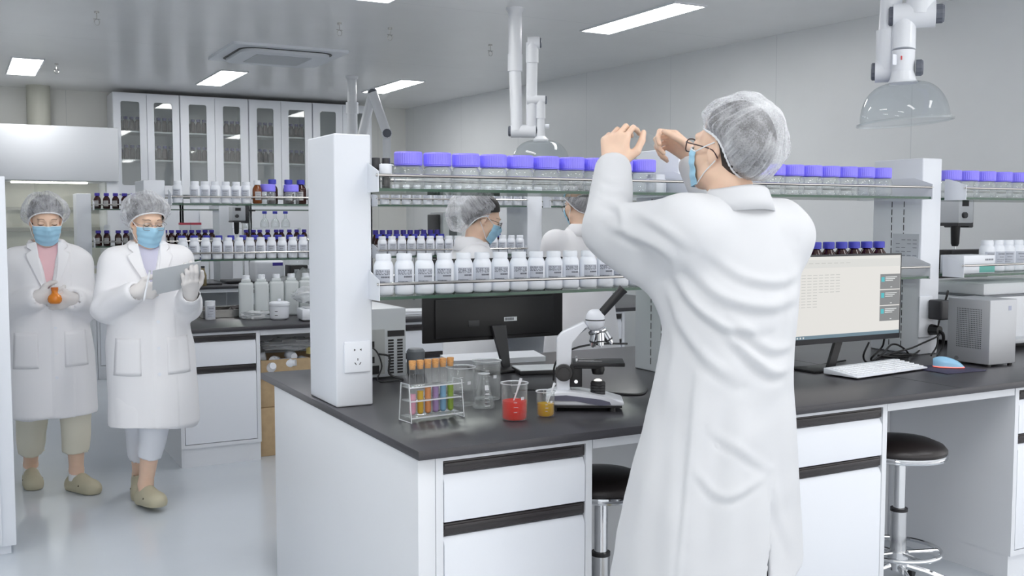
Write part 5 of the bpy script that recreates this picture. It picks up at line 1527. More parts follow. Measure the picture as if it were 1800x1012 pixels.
def net_mat():
    if 'hair net' in MATS: return MATS['hair net']
    m = bpy.data.materials.new('hair net'); m.use_nodes = True; nt = m.node_tree
    b = nt.nodes['Principled BSDF']; b.inputs['Base Color'].default_value = srgb(236, 237, 241); b.inputs['Roughness'].default_value = .9
    tc = nt.nodes.new('ShaderNodeTexCoord')
    n = nt.nodes.new('ShaderNodeTexNoise'); n.inputs['Scale'].default_value = 16; n.inputs['Detail'].default_value = 5; n.inputs['Distortion'].default_value = .8
    nt.links.new(tc.outputs['Object'], n.inputs['Vector'])
    n2 = nt.nodes.new('ShaderNodeTexNoise'); n2.inputs['Scale'].default_value = 260; n2.inputs['Detail'].default_value = 2
    nt.links.new(tc.outputs['Object'], n2.inputs['Vector'])
    r = nt.nodes.new('ShaderNodeMapRange'); r.inputs[1].default_value = .35; r.inputs[2].default_value = .72; r.inputs[3].default_value = .16; r.inputs[4].default_value = .52
    nt.links.new(n.outputs['Fac'], r.inputs[0])
    r2 = nt.nodes.new('ShaderNodeMapRange'); r2.inputs[1].default_value = .3; r2.inputs[2].default_value = .7; r2.inputs[3].default_value = -.07; r2.inputs[4].default_value = .08
    nt.links.new(n2.outputs['Fac'], r2.inputs[0])
    ad = nt.nodes.new('ShaderNodeMath'); ad.operation = 'ADD'; nt.links.new(r.outputs[0], ad.inputs[0]); nt.links.new(r2.outputs[0], ad.inputs[1])
    lw = nt.nodes.new('ShaderNodeLayerWeight'); lw.inputs[0].default_value = .35
    m3 = nt.nodes.new('ShaderNodeMath'); m3.operation = 'MULTIPLY_ADD'; m3.inputs[1].default_value = .26
    nt.links.new(lw.outputs['Facing'], m3.inputs[0]); nt.links.new(ad.outputs[0], m3.inputs[2]); m3.use_clamp = True
    tr = nt.nodes.new('ShaderNodeBsdfTransparent'); mx = nt.nodes.new('ShaderNodeMixShader')
    nt.links.new(m3.outputs[0], mx.inputs[0]); nt.links.new(tr.outputs[0], mx.inputs[1]); nt.links.new(b.outputs[0], mx.inputs[2])
    nt.links.new(mx.outputs[0], nt.nodes['Material Output'].inputs[0])
    MATS['hair net'] = m; return m

def mask_mesh(parent, F, P, R, s=1.0, top=-.006, m_lo=None):
    """pleated face mask marched on to the head field; P maps head coords"""
    nv, nu = 26, 33
    G = np.zeros((nv, nu, 3)); C0 = np.zeros((nv, nu, 3))
    rr = np.zeros((nv, nu))
    for i in range(nv):
        v = i / (nv - 1)
        for j in range(nu):
            a = math.radians(-64 + 128 * j / (nu - 1))
            z = top - .010 * (abs(math.sin(a)) ** 2) * (1 - v) - v * .112 + .020 * v * abs(math.sin(a)) ** 2
            G[i, j] = P(math.sin(a) * .2, .02 + math.cos(a) * .2, z); C0[i, j] = P(0, .02, z)
    hit = F.march(G, C0 - G, .004, tmax=.185 * s)
    rr = np.linalg.norm(hit - C0, axis=-1)
    for j in range(nu):
        for i in range(1, nv): rr[i, j] = max(rr[i, j], rr[i - 1, j] - .0075 * s if i > nv * .55 else 0)
    for j in range(nu):  # taut cloth: upper hull of each column
        hull = []
        for i in range(nv):
            while len(hull) > 1 and (rr[hull[-1], j] - rr[hull[-2], j]) * (i - hull[-2]) <= (rr[i, j] - rr[hull[-2], j]) * (hull[-1] - hull[-2]): hull.pop()
            hull.append(i)
        rr[:, j] = np.interp(np.arange(nv), hull, rr[hull, j])
    base = rr.copy()
    for _ in range(7):
        p = np.pad(rr, 1, mode='edge'); rr = (p[:-2, 1:-1] + p[2:, 1:-1] + p[1:-1, :-2] + p[1:-1, 2:] + 2 * p[1:-1, 1:-1]) / 6
        rr = np.maximum(rr, base)
    vv = np.linspace(0, 1, nv)[:, None]
    rr = rr + .0016 * np.sin(vv * PI * 6) * ((vv > .15) & (vv < .9)) + .002
    d = (G - C0) / np.linalg.norm(G - C0, axis=-1, keepdims=True)
    M = C0 + d * rr[..., None]
    o = surf_grid('face_mask', M, mask_m, parent, thick=.0016)
    for e in (0, nv - 1):
        MB().tube([Vector(p) for p in M[e]], .0022, 6).build('mask_edge', mask_w if e == 0 else mask_m, o)
    for q, j in ((-1, 0), (1, nu - 1)):
        ear_t, ear_b = Vector(P(q * .083, -.012, .022)), Vector(P(q * .078, -.022, -.026))
        a, b = Vector(M[0, j]), Vector(M[nv - 1, j])
        MB().tube([a, (a + ear_t) / 2 + Vector(P(q * .004, 0, 0)) - Vector(P(0, 0, 0)), ear_t], .0016, 6, smooth=4).build('ear_loop', mask_w, o)
        MB().tube([b, (b + ear_b) / 2 + Vector(P(q * .006, 0, 0)) - Vector(P(0, 0, 0)), ear_b], .0016, 6, smooth=4).build('ear_loop', mask_w, o)
    return o

def glasses(parent, P, m, w=.046, h=.036, r=.0018, dz=-.004, y0=.108):
    g = MB()
    for q in (-1, 1):
        pts = []
        for k in range(25):
            a = 2 * PI * k / 24
            ex = abs(math.cos(a)) ** .6 * (1 if math.cos(a) > 0 else -1); ez = abs(math.sin(a)) ** .6 * (1 if math.sin(a) > 0 else -1)
            pts.append(Vector(P(q * .034 + ex * w / 2, y0 - .006 * abs(q * .034 + ex * w / 2) / .05, dz + ez * h / 2)))
        g.tube(pts, r, 6)
    g.tube([Vector(P(-.011, y0, dz + .006)), Vector(P(0, y0 + .003, dz + .009)), Vector(P(.011, y0, dz + .006))], r, 6, smooth=3)
    for q in (-1, 1):
        g.tube([Vector(P(q * .057, y0 - .006, dz + .010)), Vector(P(q * .073, y0 - .022, dz + .009)), Vector(P(q * .079, .03, dz + .008)), Vector(P(q * .080, -.008, dz + .004)), Vector(P(q * .077, -.028, dz - .015))], r, 6, smooth=3)
    o = g.build('glasses', m, parent)
    l = MB()
    for q in (-1, 1):
        c = [Vector(P(q * .034 + math.cos(a) * w * .47, y0 - .004, dz + math.sin(a) * h * .46)) for a in np.linspace(0, 2 * PI, 20, endpoint=False)]
        l = MB(); l.bm.faces.new([l.bm.verts.new(p) for p in c]); l.build('lens', glassmat('spectacle lens', body=.02), o)
    return o
def face_lines(parent, P, closed=True, F=None):
    for q in (-1, 1):
        pts = np.array([P(q * (.016 + .034 * t), .16, .026 + .005 * math.sin(PI * t ** .8)) for t in np.linspace(0, 1, 9)])
        if F is not None: pts = F.march(pts, np.tile(P(0, -1, 0) - P(0, 0, 0), (9, 1)), .0008)
        MB().tube([Vector(p) for p in pts], [.0009, .0016, .0016, .0013, .0007], 6).build('eyebrow', pm('brow hair', (104, 84, 74), .8), parent)
        pts = np.array([P(q * (.020 + .028 * t), .16, .001 - .004 * math.sin(PI * t)) for t in np.linspace(0, 1, 9)])
        if F is not None: pts = F.march(pts, np.tile(P(0, -1, 0) - P(0, 0, 0), (9, 1)), .0006)
        MB().tube([Vector(p) for p in pts], [.0006, .0014, .0016, .0016, .0009], 6).build('eyelashes', hair_m, parent)

def wave_noise(V, freq, seed, n=10, aniso=(1, 1, 1)):
    rg = np.random.RandomState(seed); out = np.zeros(len(V))
    A = np.array(aniso, float)
    for i in range(n):
        d = rg.randn(3); d /= np.linalg.norm(d); f = freq * (.6 + .9 * rg.rand())
        out += np.sin((V * A) @ d * f + rg.rand() * 6.28 + 1.3 * np.sin((V * A) @ rg.randn(3) * freq * .35))
    return out / math.sqrt(n)

def clog(parent, ank, yaw, pitch, name='clog'):
    """khaki foam clog; ank = point on the floor under the ankle"""
    F = Field((-.08, -.12, -.02), (.08, .22, .14), .0036)
    F.ell((0, .085, .030), (.050, .088, .046), None, .02)
    F.ell((0, -.02, .034), (.039, .058, .050), None, .03)
    F.cone((0, -.035, .02), (0, .12, .018), .036, .044, .02)
    F.ell((0, .03, .070), (.030, .050, .030), None, .03)
    F.cone((0, -.022, .12), (0, .012, .085), .031, .027, .01, 'sub')
    F.put(lambda X, Y, Z: Z - .0 + 0 * X + 0 * Y, (-.08, -.12, -.05), (.08, .22, .0), .004, 'sub')
    V, Q = F.mesh(); V = relax(V, Q, 2)
    R = Rzx(yaw, pitch)
    o = np_obj(name, V @ R.T + np.array(ank), Q, pm('clog khaki', (188, 181, 156), .6), parent)
    for q in (-1, 1):
        for k in range(3):
            p = np.array((q * (.040 - .004 * k), .075 + .02 * k, .040 - .004 * k)); p2 = p + np.array((q * .010, .002, .003))
            MB().cyl(Vector(R @ p + ank), Vector(R @ p2 + ank), .0045, .0045, seg=10).build('vent_hole', pm('clog hole', (96, 90, 76), .8), o)
    return o
# ------------------------------------------------------------------ the people
def coat_field(lo, hi, h, slices, arms, k_arm=.05, extra=()):
    F = Field(lo, hi, h)
    F.loft(slices, k=.03)
    for (sh, el, wr, r) in arms:
        F.cone(sh, el, r[0], r[1], k_arm); F.cone(el, wr, r[1], r[2], .03)
        F.cone(sh, sh, r[0], r[0], k_arm)
    for (a, b, ra, rb, k) in extra: F.cone(a, b, ra, rb, k)
    return F
def wr_end(el, wr, d): # point a bit short of the wrist
    el = np.array(el); wr = np.array(wr); return wr + unit(el - wr) * d

def body_mesh(name, F, parent, it=2):
    V, Q = F.mesh(); V = relax(V, Q, it, .4)
    return np_obj(name, V, Q, skin, parent)

def arm_into(F, sh, el, wr):
    F.cone(sh, el, .048, .038, .02); F.cone(el, wr, .038, .026, .02)
def leg_into(F, hip, knee, ank):
    F.cone(hip, knee, .080, .052, .03); F.cone(knee, np.array(knee) * .6 + np.array(ank) * .4, .050, .050, .02); F.cone(np.array(knee) * .6 + np.array(ank) * .4, ank, .048, .034, .02)
    F.cone(ank, np.array(ank) - (0, 0, .05), .034, .034, .02)
def trousers(parent, legs, m, seed, r=(.105, .082, .066), cuff=.10):
    allp = np.array([p for l in legs for p in l])
    F = Field(allp.min(0) - .15, allp.max(0) + .15, .008)
    for (hip, knee, ank) in legs:
        a = np.array(ank) + unit(np.array(knee) - np.array(ank)) * cuff
        F.cone(hip, knee, r[0], r[1], .03); F.cone(knee, a, r[1], r[2], .03)
    F.cone(legs[0][0], legs[1][0], .10, .10, .05)
    for (hip, knee, ank) in legs:
        a = np.array(ank) + unit(np.array(knee) - np.array(ank)) * cuff; d = unit(np.array(ank) - np.array(knee))
        F.cone(a + d * .005, a + d * .2, r[2] + .03, r[2] + .03, 0, 'sub')
        F.cone(a - d * .06, a + d * .2, r[2] - .010, r[2] - .010, .004, 'sub')
    V, Q = F.mesh(); V = relax(V, Q, 2); N = vnormals(V, Q)
    V = V + N * (.0035 * wave_noise(V, 34, seed, aniso=(1, 1, .6)))[:, None]
    return np_obj('trousers', V, Q, m, parent)
def collar_band(parent, c, r0, r1, z0, z1, m, open_front=.7, back=True, off=0):
    """folded collar round the neck: stand inside, fall outside; front of the neck is local +y"""
    P = []
    n = 41
    A = np.linspace(PI / 2 + open_front, PI / 2 + 2 * PI - open_front, n)
    for (r, z) in ((r0 - .004, z1 - .020), (r0, z1 - .004), (r0 + .006, z1), (r0 + .014, z1 - .006), ((r0 + r1) / 2 + .004, (z0 + z1) / 2), (r1, z0)):
        P.append([(c[0] + r * math.cos(a) * 1.05, c[1] + r * math.sin(a) * .95, c[2] + z - .02 * max(0, math.sin(a))) for a in A])
    return surf_grid('collar', np.array(P), m, parent, thick=.003)

# =================== the man at the near bench
def build_man():
    t = thing('person', 'person in white coat and hair net seen from behind, holding up a glass slide', 'person', (1.85, 2.15, 0))
    r = np.array((.879, -.477, 0)); fw = np.array((.477, .879, 0)); up = np.array((0, 0, 1.))
    shL, elL, wrL = (-.160, .0, 1.385), (-.222, .270, 1.395), (-.122, .400, 1.574)
    shR, elR, wrR = (.158, .0, 1.378), (.235, .27, 1.36), (.160, .375, 1.612)
    hc = np.array((.000, .030, 1.606)); HR = Rzx(math.radians(14), math.radians(13))
    F = Field((-.40, -.25, 0.0), (.40, .62, 1.80), .0042)
    P = head_into(F, hc, HR, .98)
    F.cone(P(0, -.018, -.06), (0.0, -.005, 1.42), .057, .066, .03)
    F.loft([(.80, -.03, 0, .15, .11), (1.0, -.01, 0, .13, .095), (1.25, 0, 0, .155, .10), (1.40, 0, 0, .14, .085), (1.45, 0, 0, .08, .06)], k=.02)
    arm_into(F, shL, elL, wrL); arm_into(F, shR, elR, wrR)
    legs = [((.055, 0, .82), (.078, -.05, .46), (.09, -.14, .09)), ((-.115, 0, .82), (-.13, .01, .46), (-.14, -.01, .09))]
    for l in legs: leg_into(F, *l)
    fL = up * .97 + r * .12 + fw * .12; tL = r * .86 - fw * .42
    pr, tipL = hand_prims(wrL, fL, tL, 'L', [(48, 42, 18), (52, 46, 20), (56, 48, 20), (60, 50, 20)], thumb=((.62, .62, .25), (.92, .22, .32), (.93, -.05, .36)), s=1.10, spread=.05)
    for p in pr: F.cone(*p)
    fR = -r * .74 + up * .62 + fw * .15; tR = -fw * .75 + up * .62
    pr, tipR = hand_prims(wrR, fR, tR, 'R', [(44, 66, 26), (62, 76, 34), (70, 80, 34), (72, 80, 34)], thumb=((.62, .62, .34), (.95, .10, .28), (.98, -.16, .2)), s=1.06, spread=.05)
    for p in pr: F.cone(*p)
    body_mesh('body', F, t)
    # trousers and shoes
    trousers(t, legs, pm('dark trousers', (52, 50, 52), .8), 3)
    for l in legs:
        pm_s = clog(t, (l[2][0], l[2][1] - .0, 0.0015), 0.05, 0, 'shoe')
    # coat
    sl = [(.455, -.085, -.01, .275, .205), (.60, -.075, -.008, .258, .190), (.75, -.06, -.005, .238, .175), (.92, -.035, -.003, .208, .155), (1.08, -.012, 0, .186, .140), (1.22, .0, 0, .196, .138), (1.34, .002, 0, .203, .122), (1.41, .0, 0, .188, .100), (1.445, .0, .0, .140, .092), (1.462, .0, .0, .100, .080), (1.475, .0, .0, .080, .072)]
    arms = [(shL, elL, wr_end(elL, wrL, .012), (.088, .074, .055)), (shR, elR, wr_end(elR, wrR, .03), (.088, .072, .055))]
    ext = [((-.15, .10, 1.32), (-.21, .22, 1.34), .07, .062, .05), ((-.12, .03, 1.22), (-.18, .16, 1.31), .06, .05, .07), ((.12, .03, 1.22), (.18, .18, 1.31), .06, .05, .07)]
    FC = coat_field((-.48, -.36, .43), (.40, .62, 1.70), .0062, sl, arms, .055, ext)
    hd = math.radians(39.5)
    # vent at the back and hollow skirt
    ins = Field((-.48, -.36, .43), (.40, .62, 1.70), .0062); ins.loft([(z, cx, cy, rx - .014, ry - .014) for (z, cx, cy, rx, ry) in sl[:5]], k=0)
    zz = np.arange(FC.n[2]) * FC.h + FC.lo[2]
    FC.D = np.where((zz < .95)[None, None, :], np.maximum(FC.D, -ins.D), FC.D); del ins
    def vent(X, Y, Z):
        w = np.where(Z < .59, np.clip(.003 + (.58 - Z) * .09, .003, .02), -.02)
        return np.maximum(np.abs(X - (-.016 - (.74 - Z) * .16)) - w, Y + .06)
    FC.put(vent, (-.14, -.34, .44), (.06, -.06, .76), .0, 'sub')
    xx = np.arange(FC.n[0]) * FC.h + FC.lo[0]
    FC.D = np.maximum(FC.D, (.452 + .42 * np.clip(xx - .0, 0, 1)[:, None, None] - zz[None, None, :]).astype(np.float32))
    # neck hole and cuffs
    FC.cone((0, -.005, 1.42), P(0, -.018, -.06), .060, .066, .01, 'sub')
    for el, wr in ((elL, wrL), (elR, wrR)):
        d = unit(np.array(wr) - np.array(el)); FC.cone(np.array(wr) - d * .05, np.array(wr) + d * .10, .039, .039, .004, 'sub')
    V, Q = FC.mesh(); V = relax(V, Q, 3); N = vnormals(V, Q)
    s_ = V[:, 0] * math.cos(hd) - V[:, 1] * math.sin(hd); z_ = V[:, 2]
    def px(pts): return np.array([((x - 1283) / 643.0, 1.42 - (y - 386) * 2.79 / 1800) for x, y in pts])
    folds = [([(1185, 470), (1215, 520), (1265, 560), (1330, 570)], .013, .014), ([(1175, 500), (1200, 560), (1235, 610), (1290, 650)], .010, .016),
             ([(1200, 450), (1260, 510), (1340, 530), (1390, 515)], .010, .016), ([(1240, 440), (1300, 480), (1360, 490), (1400, 470)], .007, .014),
             ([(1260, 560), (1310, 610), (1345, 640), (1375, 640)], .012, .014), ([(1280, 545), (1340, 600), (1385, 600)], .008, .014),
             ([(1190, 540), (1185, 620), (1170, 700)], .007, .016), ([(1230, 620), (1222, 740), (1215, 900)], .006, .02),
             ([(1300, 690), (1285, 800), (1262, 980)], .008, .028), ([(1160, 720), (1140, 860), (1120, 1000)], .008, .03),
             ([(1200, 700), (1190, 850), (1180, 1000)], .006, .03), ([(1380, 700), (1385, 820), (1395, 960)], .006, .022),
             ([(1070, 395), (1110, 410), (1160, 430), (1190, 460)], .010, .014), ([(1055, 350), (1085, 365), (1100, 400)], .009, .012), ([(1050, 330), (1090, 335), (1100, 345)], .006, .010),
             ([(1120, 375), (1160, 395), (1210, 430)], .007, .014), ([(1390, 440), (1385, 520), (1378, 600)], .007, .018), ([(1045, 305), (1070, 315), (1092, 310)], .004, .010),
             ([(1225, 795), (1270, 835), (1335, 812)], .006, .012), ([(1352, 800), (1362, 870), (1390, 950)], .006, .013), ([(1222, 640), (1212, 800), (1196, 1000)], .004, .007), ([(1250, 730), (1290, 760), (1345, 800)], .005, .012)]
    disp = np.zeros(len(V))
    view = -(N[:, 0] * math.sin(hd) + N[:, 1] * math.cos(hd))
    for pts, amp, wd in folds:
        C_ = px(pts); C_ = np.array([tuple(p) for p in catmull([Vector((a, b, 0)) for a, b in C_], 6)])[:, :2]
        best = np.full(len(V), 9.0); tt = np.zeros(len(V))
        for i in range(len(C_) - 1):
            a, b = C_[i], C_[i + 1]; ab = b - a
            u = np.clip(((s_ - a[0]) * ab[0] + (z_ - a[1]) * ab[1]) / (ab @ ab), 0, 1)
            d = np.hypot(s_ - a[0] - ab[0] * u, z_ - a[1] - ab[1] * u)
            sgn = np.sign((s_ - a[0]) * ab[1] - (z_ - a[1]) * ab[0])
            m = d < np.abs(best); best = np.where(m, d * np.where(sgn == 0, 1, sgn), best); tt = np.where(m, (i + u) / (len(C_) - 1), tt)
        env = np.sin(np.clip(tt, .03, .97) * PI) ** .6
        prof = np.exp(-(best / wd) ** 2) - .75 * np.exp(-((best - wd * 1.5) / (wd * .9)) ** 2)
        disp += amp * prof * env * np.clip(view * 1.5, 0, 1)
    disp += .0030 * wave_noise(V, 17, 5, aniso=(1, 1, .45)) + .0016 * wave_noise(V, 46, 8, aniso=(1, 1, .8))
    # overlap step of the vent
    back = (N[:, 1] < -.2) & (z_ < .78)
    disp += np.where(back & (V[:, 0] < -.016 - (.74 - z_) * .16), .011 * np.clip((.77 - z_) / .12, 0, 1) * np.clip((V[:, 0] + .16 + (.74 - z_) * .16) / .10, 0, 1), 0)
    V = V + N * disp[:, None]; V = relax(V, Q, 1, .35)
    co = np_obj('lab_coat', V, Q, coat_m, t)
    # collar: fall folded over the back of the neck
    n = 33; A = np.linspace(PI * .98, PI * 2.02, n); rows = []
    for (rr, z, b) in ((.072, 1.46, 0), (.075, 1.500, 0), (.080, 1.511, 0), (.086, 1.505, 0), (.095, 1.480, 0), (.104, 1.448, 0)):
        rows.append([(rr * 1.04 * math.cos(a), rr * .98 * math.sin(a) - .002, z - .012 * abs(math.cos(a)) ** 2) for a in A])
    rows = np.array(rows)
    surf_grid('collar', rows, coat_m, co, thick=.004)
    # breast pocket seam on the left side, cuffs
    # head wear
    cap_mesh(t, P(.002, -.028, .034), HR, (.088, .110, .102), hair_m, tilt=.78, thm=2.06, rim=(.074, .090), earcut=.17, nape=.17, inner=True, name='hair')
    cap_mesh(t, P(.004, -.032, .036), HR, (.117, .126, .128), net_mat(), tilt=.66, thm=2.02, rim=(.080, .100), earcut=.17, seed=4, wr=.0045, nf=46, bulge=(-.1, -.3, .3, .006))
    Pm = P
    mask_mesh(t, F, P, HR, .98)
    glasses(t, P, pm('brown spectacle frame', (62, 34, 34), .35))
    return t, tipL, tipR
man, tL, tR = build_man()
# the glass slide he holds
a = np.array(tL[0]); b = np.array(tR[0])
t = thing('glass_slide', 'clear glass slide held up between the fingers of both hands', 'glass slide', tuple(np.array((1.85, 2.15, 0)) + (a + b) / 2))
d = unit(b - a); u_ = unit(np.array((0, 0, 1)) - d * d[2]); nn = np.cross(d, u_)
Ms = Matrix(np.stack([d, u_, nn], 1).tolist()).to_4x4()
MB().box(-max(.04, np.linalg.norm(b - a) / 2 + .004), max(.04, np.linalg.norm(b - a) / 2 + .004), -.014, .014, -.0006, .0006, M=Ms).build('slide', clear2, t)
# =================== the two walking women and the two people behind
def shirt_mesh(parent, sl, m, top):
    pass
from mathutils.bvhtree import BVHTree
def bvh_hit(bv, G, d, off):
    out = G.copy(); dv = Vector(d)
    for idx in np.ndindex(G.shape[:-1]):
        h = bv.ray_cast(Vector(G[idx]), dv)
        if h[0] is not None: out[idx] = np.array(h[0] - dv * off)
    return out
def patch(parent, name, FC, pts, m, d=(0, -1, 0), off=.002, thick=.0015, nu=10, nv=10):
    """four corners (x,z) of a cloth patch marched on to the coat front"""
    (a, b, c, e) = [np.array(p, float) for p in pts]
    G = np.zeros((nv, nu, 3))
    for i in range(nv):
        for j in range(nu):
            u, v = j / (nu - 1), i / (nv - 1)
            p = (a * (1 - u) + b * u) * (1 - v) + (e * (1 - u) + c * u) * v
            G[i, j] = (p[0], .40 * -d[1], p[1])
    P = bvh_hit(FC, G, d, off)
    return surf_grid(name, P, m, parent, thick=thick)
def walker(label, loc, rz, hz, hyaw, hpitch, arms, legs, coat_sl, shirt, vneck, trouser_m, toes, seed, spec=False, hscale=.93, gloves=True, hemz=.42, placket_x=0.0, tr=(.098, .078, .066), front=True, cuffh=.05, cap_seed=1, low=False, hx=0.0, hy=.02, shz=1.245, hands=None, mask=True, cap_rad=(.112, .116, .112), cap_c=(0, -.026, .034), cap_tilt=.70, cap_ear=-.04, bulge=None):
    t = thing('person', label, 'person', loc, rz=rz)
    HR = Rzx(hyaw, hpitch)
    hc = np.array((hx, hy, hz))
    h = .0050
    allp = np.array([p for a in arms for p in (a['sh'], a['el'], a['wr'])] + [p for l in legs for p in l] + [hc])
    lo, hi = allp.min(0) - .26, allp.max(0) + .26
    lo[2] = 0
    F = Field(lo, hi, h)
    P = head_into(F, hc, HR, hscale)
    F.cone(P(0, -.018, -.06), (hx * .5, hy * .3 - .01, shz + .03), .048, .056, .03)
    zs = [z for z, *_ in coat_sl]
    F.loft([(z, cx, cy, max(rx - .035, .04), max(ry - .03, .035)) for (z, cx, cy, rx, ry) in coat_sl if z > .78], k=.02)
    for a in arms: arm_into(F, a['sh'], a['el'], a['wr'])
    for l in legs: leg_into(F, *l)
    glove_list = []
    for a in arms:
        if 'f' not in a: continue
        pr, tips = hand_prims(a['wr'], a['f'], a['t'], a['side'], a['curl'], a.get('thumb'), s=.92, spread=a.get('spread', .05))
        for p in pr: F.cone(*p)
        a['tips'] = tips
        glove_list.append((a, pr))
    body_mesh('body', F, t)
    if gloves:
        for a, pr in glove_list:
            pts = np.array([q for p in pr for q in p[:2]] + [a['wr'] + unit(np.array(a['el']) - np.array(a['wr'])) * .07])
            G = Field(pts.min(0) - .035, pts.max(0) + .035, .0036)
            for p in pr: G.cone(p[0], p[1], p[2] + .0028, p[3] + .0028, p[4])
            G.cone(a['wr'], np.array(a['wr']) + unit(np.array(a['el']) - np.array(a['wr'])) * .06, .031, .034, .015)
            V, Q = G.mesh(); V = relax(V, Q, 2, .4)
            np_obj('glove', V, Q, glove_m, t)
    if legs and trouser_m is not None:
        trousers(t, legs, trouser_m, seed, r=tr, cuff=cuffh)
        for l, (yaw, pitch, gz) in zip(legs, toes):
            clog(t, (l[2][0], l[2][1], gz), yaw, pitch)
            s_ = MB().cyl((l[2][0], l[2][1], gz + .055), (l[2][0], l[2][1] - .004, gz + .118), .040, .0395, seg=20); s_.build('sock', pm('white sock', (226, 226, 226), .9), t) if not low else None
    # coat
    lo2, hi2 = np.minimum(lo, [coat_sl[0][1] - .36, -.34, 0]), np.maximum(hi, [coat_sl[0][1] + .36, .34, 0]); lo2[2] = hemz - .03; hi2[2] = shz + .2
    al = [(a['sh'], a['el'], wr_end(a['el'], a['wr'], .02), a.get('r', (.066, .058, .054))) for a in arms]
    FC = coat_field(lo2, hi2, .0066, coat_sl, al, .045, [(l[0], l[1], tr[0] - .01, tr[1] + .010, .07) for l in legs])
    ins = Field(lo2, hi2, .0066); ins.loft([(z, cx, cy, rx - .014, ry - .014) for (z, cx, cy, rx, ry) in coat_sl if z < 1.0], k=0)
    zz = np.arange(FC.n[2]) * FC.h + FC.lo[2]
    FC.D = np.where((zz < .9)[None, None, :], np.maximum(FC.D, -ins.D), FC.D)
    FC.D = np.maximum(FC.D, (hemz - zz).astype(np.float32)[None, None, :])
    full = FC.D.copy()
    top = coat_sl[-1][0]
    FC.cone((hx * .4, -.012, shz + .0), (hx * .6, hy * .5, shz + .14), .056, .062, .008, 'sub')
    if front and vneck:
        vb, w0 = vneck
        FC.put(lambda X, Y, Z: np.maximum(np.maximum(np.abs(X - placket_x * np.clip((top - Z) / (top - vb), 0, 1)) - np.clip((Z - vb) / (top - vb), -.5, 1.3) * w0, .035 - Y), vb - Z), (-.12, .02, vb), (.12, .25, top + .05), .004, 'sub')
    for a in arms:
        d = unit(np.array(a['wr']) - np.array(a['el'])); FC.cone(np.array(a['wr']) - d * .05, np.array(a['wr']) + d * .10, .036, .038, .004, 'sub')
    V, Q = FC.mesh(); V = relax(V, Q, 3); N = vnormals(V, Q)
    z_ = V[:, 2]
    low_ = np.clip((shz - .15 - z_) / .5, 0, 1)
    disp = (.0130 * low_ + .0030) * wave_noise(V, 17, seed, aniso=(1, 1, .22)) + .0055 * wave_noise(V, 26, seed + 1, aniso=(1, .8, .8)) * (1 - low_ * .6)
    for a in arms:  # creases round the elbow
        el = np.array(a['el']); dd = np.linalg.norm(V - el, axis=1); ax = unit(np.array(a['wr']) - np.array(a['sh']))
        disp += .0045 * np.exp(-(dd / .10) ** 2) * np.sin((V - el) @ ax * 105 + 2.0 * np.sin(V[:, 0] * 30))
    if front:
        pl = placket_x
        disp += np.where((N[:, 1] > .3) & (V[:, 0] < pl) & (V[:, 1] > 0) & (np.abs(V[:, 0] - pl) < .10), .0035, 0)
    V = V + N * disp[:, None]; V = relax(V, Q, 1, .3)
    co = np_obj('lab_coat', V, Q, coat_w, t)
    bv = BVHTree.FromPolygons(V.tolist(), Q.tolist())
    FC.D = full
    if front and vneck:
        vb, w0 = vneck
        # shirt in the opening
        S = Field(np.array((-.16, -.12, vb - .12)), np.array((.16, .16, top + .06)), .006)
        S.loft([(z, cx, cy, max(rx - .018, .05), max(ry - .017, .045)) for (z, cx, cy, rx, ry) in coat_sl if z > vb - .12], k=.01)
        S.cone((hx * .4, -.012, shz + .02), (hx * .6, hy * .5, shz + .16), .054, .060, .012, 'sub')
        V2, Q2 = S.mesh(); V2 = relax(V2, Q2, 2)
        np_obj('shirt', V2, Q2, shirt, t)
        # lapels and collar
        for q in (-1, 1):
            inner = [(q * .050, top - .008), (q * .047, top - .035), (q * .034, vb + (top - vb) * .45), (placket_x + q * .010, vb + .005)]
            outer = [(q * .092, top - .012), (q * .100, top - .050), (q * .098, top - .085), (placket_x + q * .014, vb - .002)]
            def interp(pl_, n):
                c = catmull([Vector((x, 0, z)) for x, z in pl_], 8); idx = np.linspace(0, len(c) - 1, n)
                return np.array([np.array(c[int(i)]) for i in idx])
            n = 22; A = interp(inner, n); B = interp(outer, n)
            if True:  # notch
                zs_ = B[:, 2]; nt = np.exp(-((zs_ - (top - .048)) / .010) ** 2); B[:, 0] -= q * .026 * nt
            G = np.stack([A * (1 - u) + B * u for u in np.linspace(0, 1, 8)], 1); G[..., 1] = .35
            off = np.linspace(.007, .010, 8)[None, :].repeat(n, 0)
            M_ = FC.march(G, np.tile((0, -1., 0), G.shape[:2] + (1,)), .011, tmax=.5)
            M_[..., 1] = np.maximum(M_[..., 1], 0.02)
            surf_grid('lapel', M_, coat_w, co, thick=.003)
        collar_band(co, (hx * .4, -.012, shz), .064, .092, .020, .075, coat_w, open_front=.75)
        for k in range(4):
            z = vb - .03 - k * .125
            p = bvh_hit(bv, np.array([[placket_x - .02, .4, z]]), (0, -1, 0), .001)[0]
            MB().cyl(Vector(p), Vector(p) + Vector((0, .003, 0)), .008, seg=16).build('button', white_pl, co)
        for q in (-1, 1):
            patch(co, 'pocket', bv, [(q * .06, .86), (q * .165, .86), (q * .175, .68), (q * .06, .68)], coat_w)
    elif not front:
        collar_band(co, (hx * .4, -.012, shz), .062, .098, .015, .085, coat_w, open_front=.55)
    # head wear
    cap_mesh(t, P(0, -.022, .034), HR, (.084, .106, .094), hair_m, tilt=.76, thm=1.98, rim=(.078, .094), earcut=max(cap_ear, 0), inner=True, name='hair')
    cap_mesh(t, P(*cap_c), HR, cap_rad, net_mat(), tilt=cap_tilt, thm=2.0, rim=(.082, .100), earcut=cap_ear, bulge=bulge, seed=cap_seed, wr=.0040, nf=44)
    if mask: mask_mesh(t, F, P, HR, hscale)
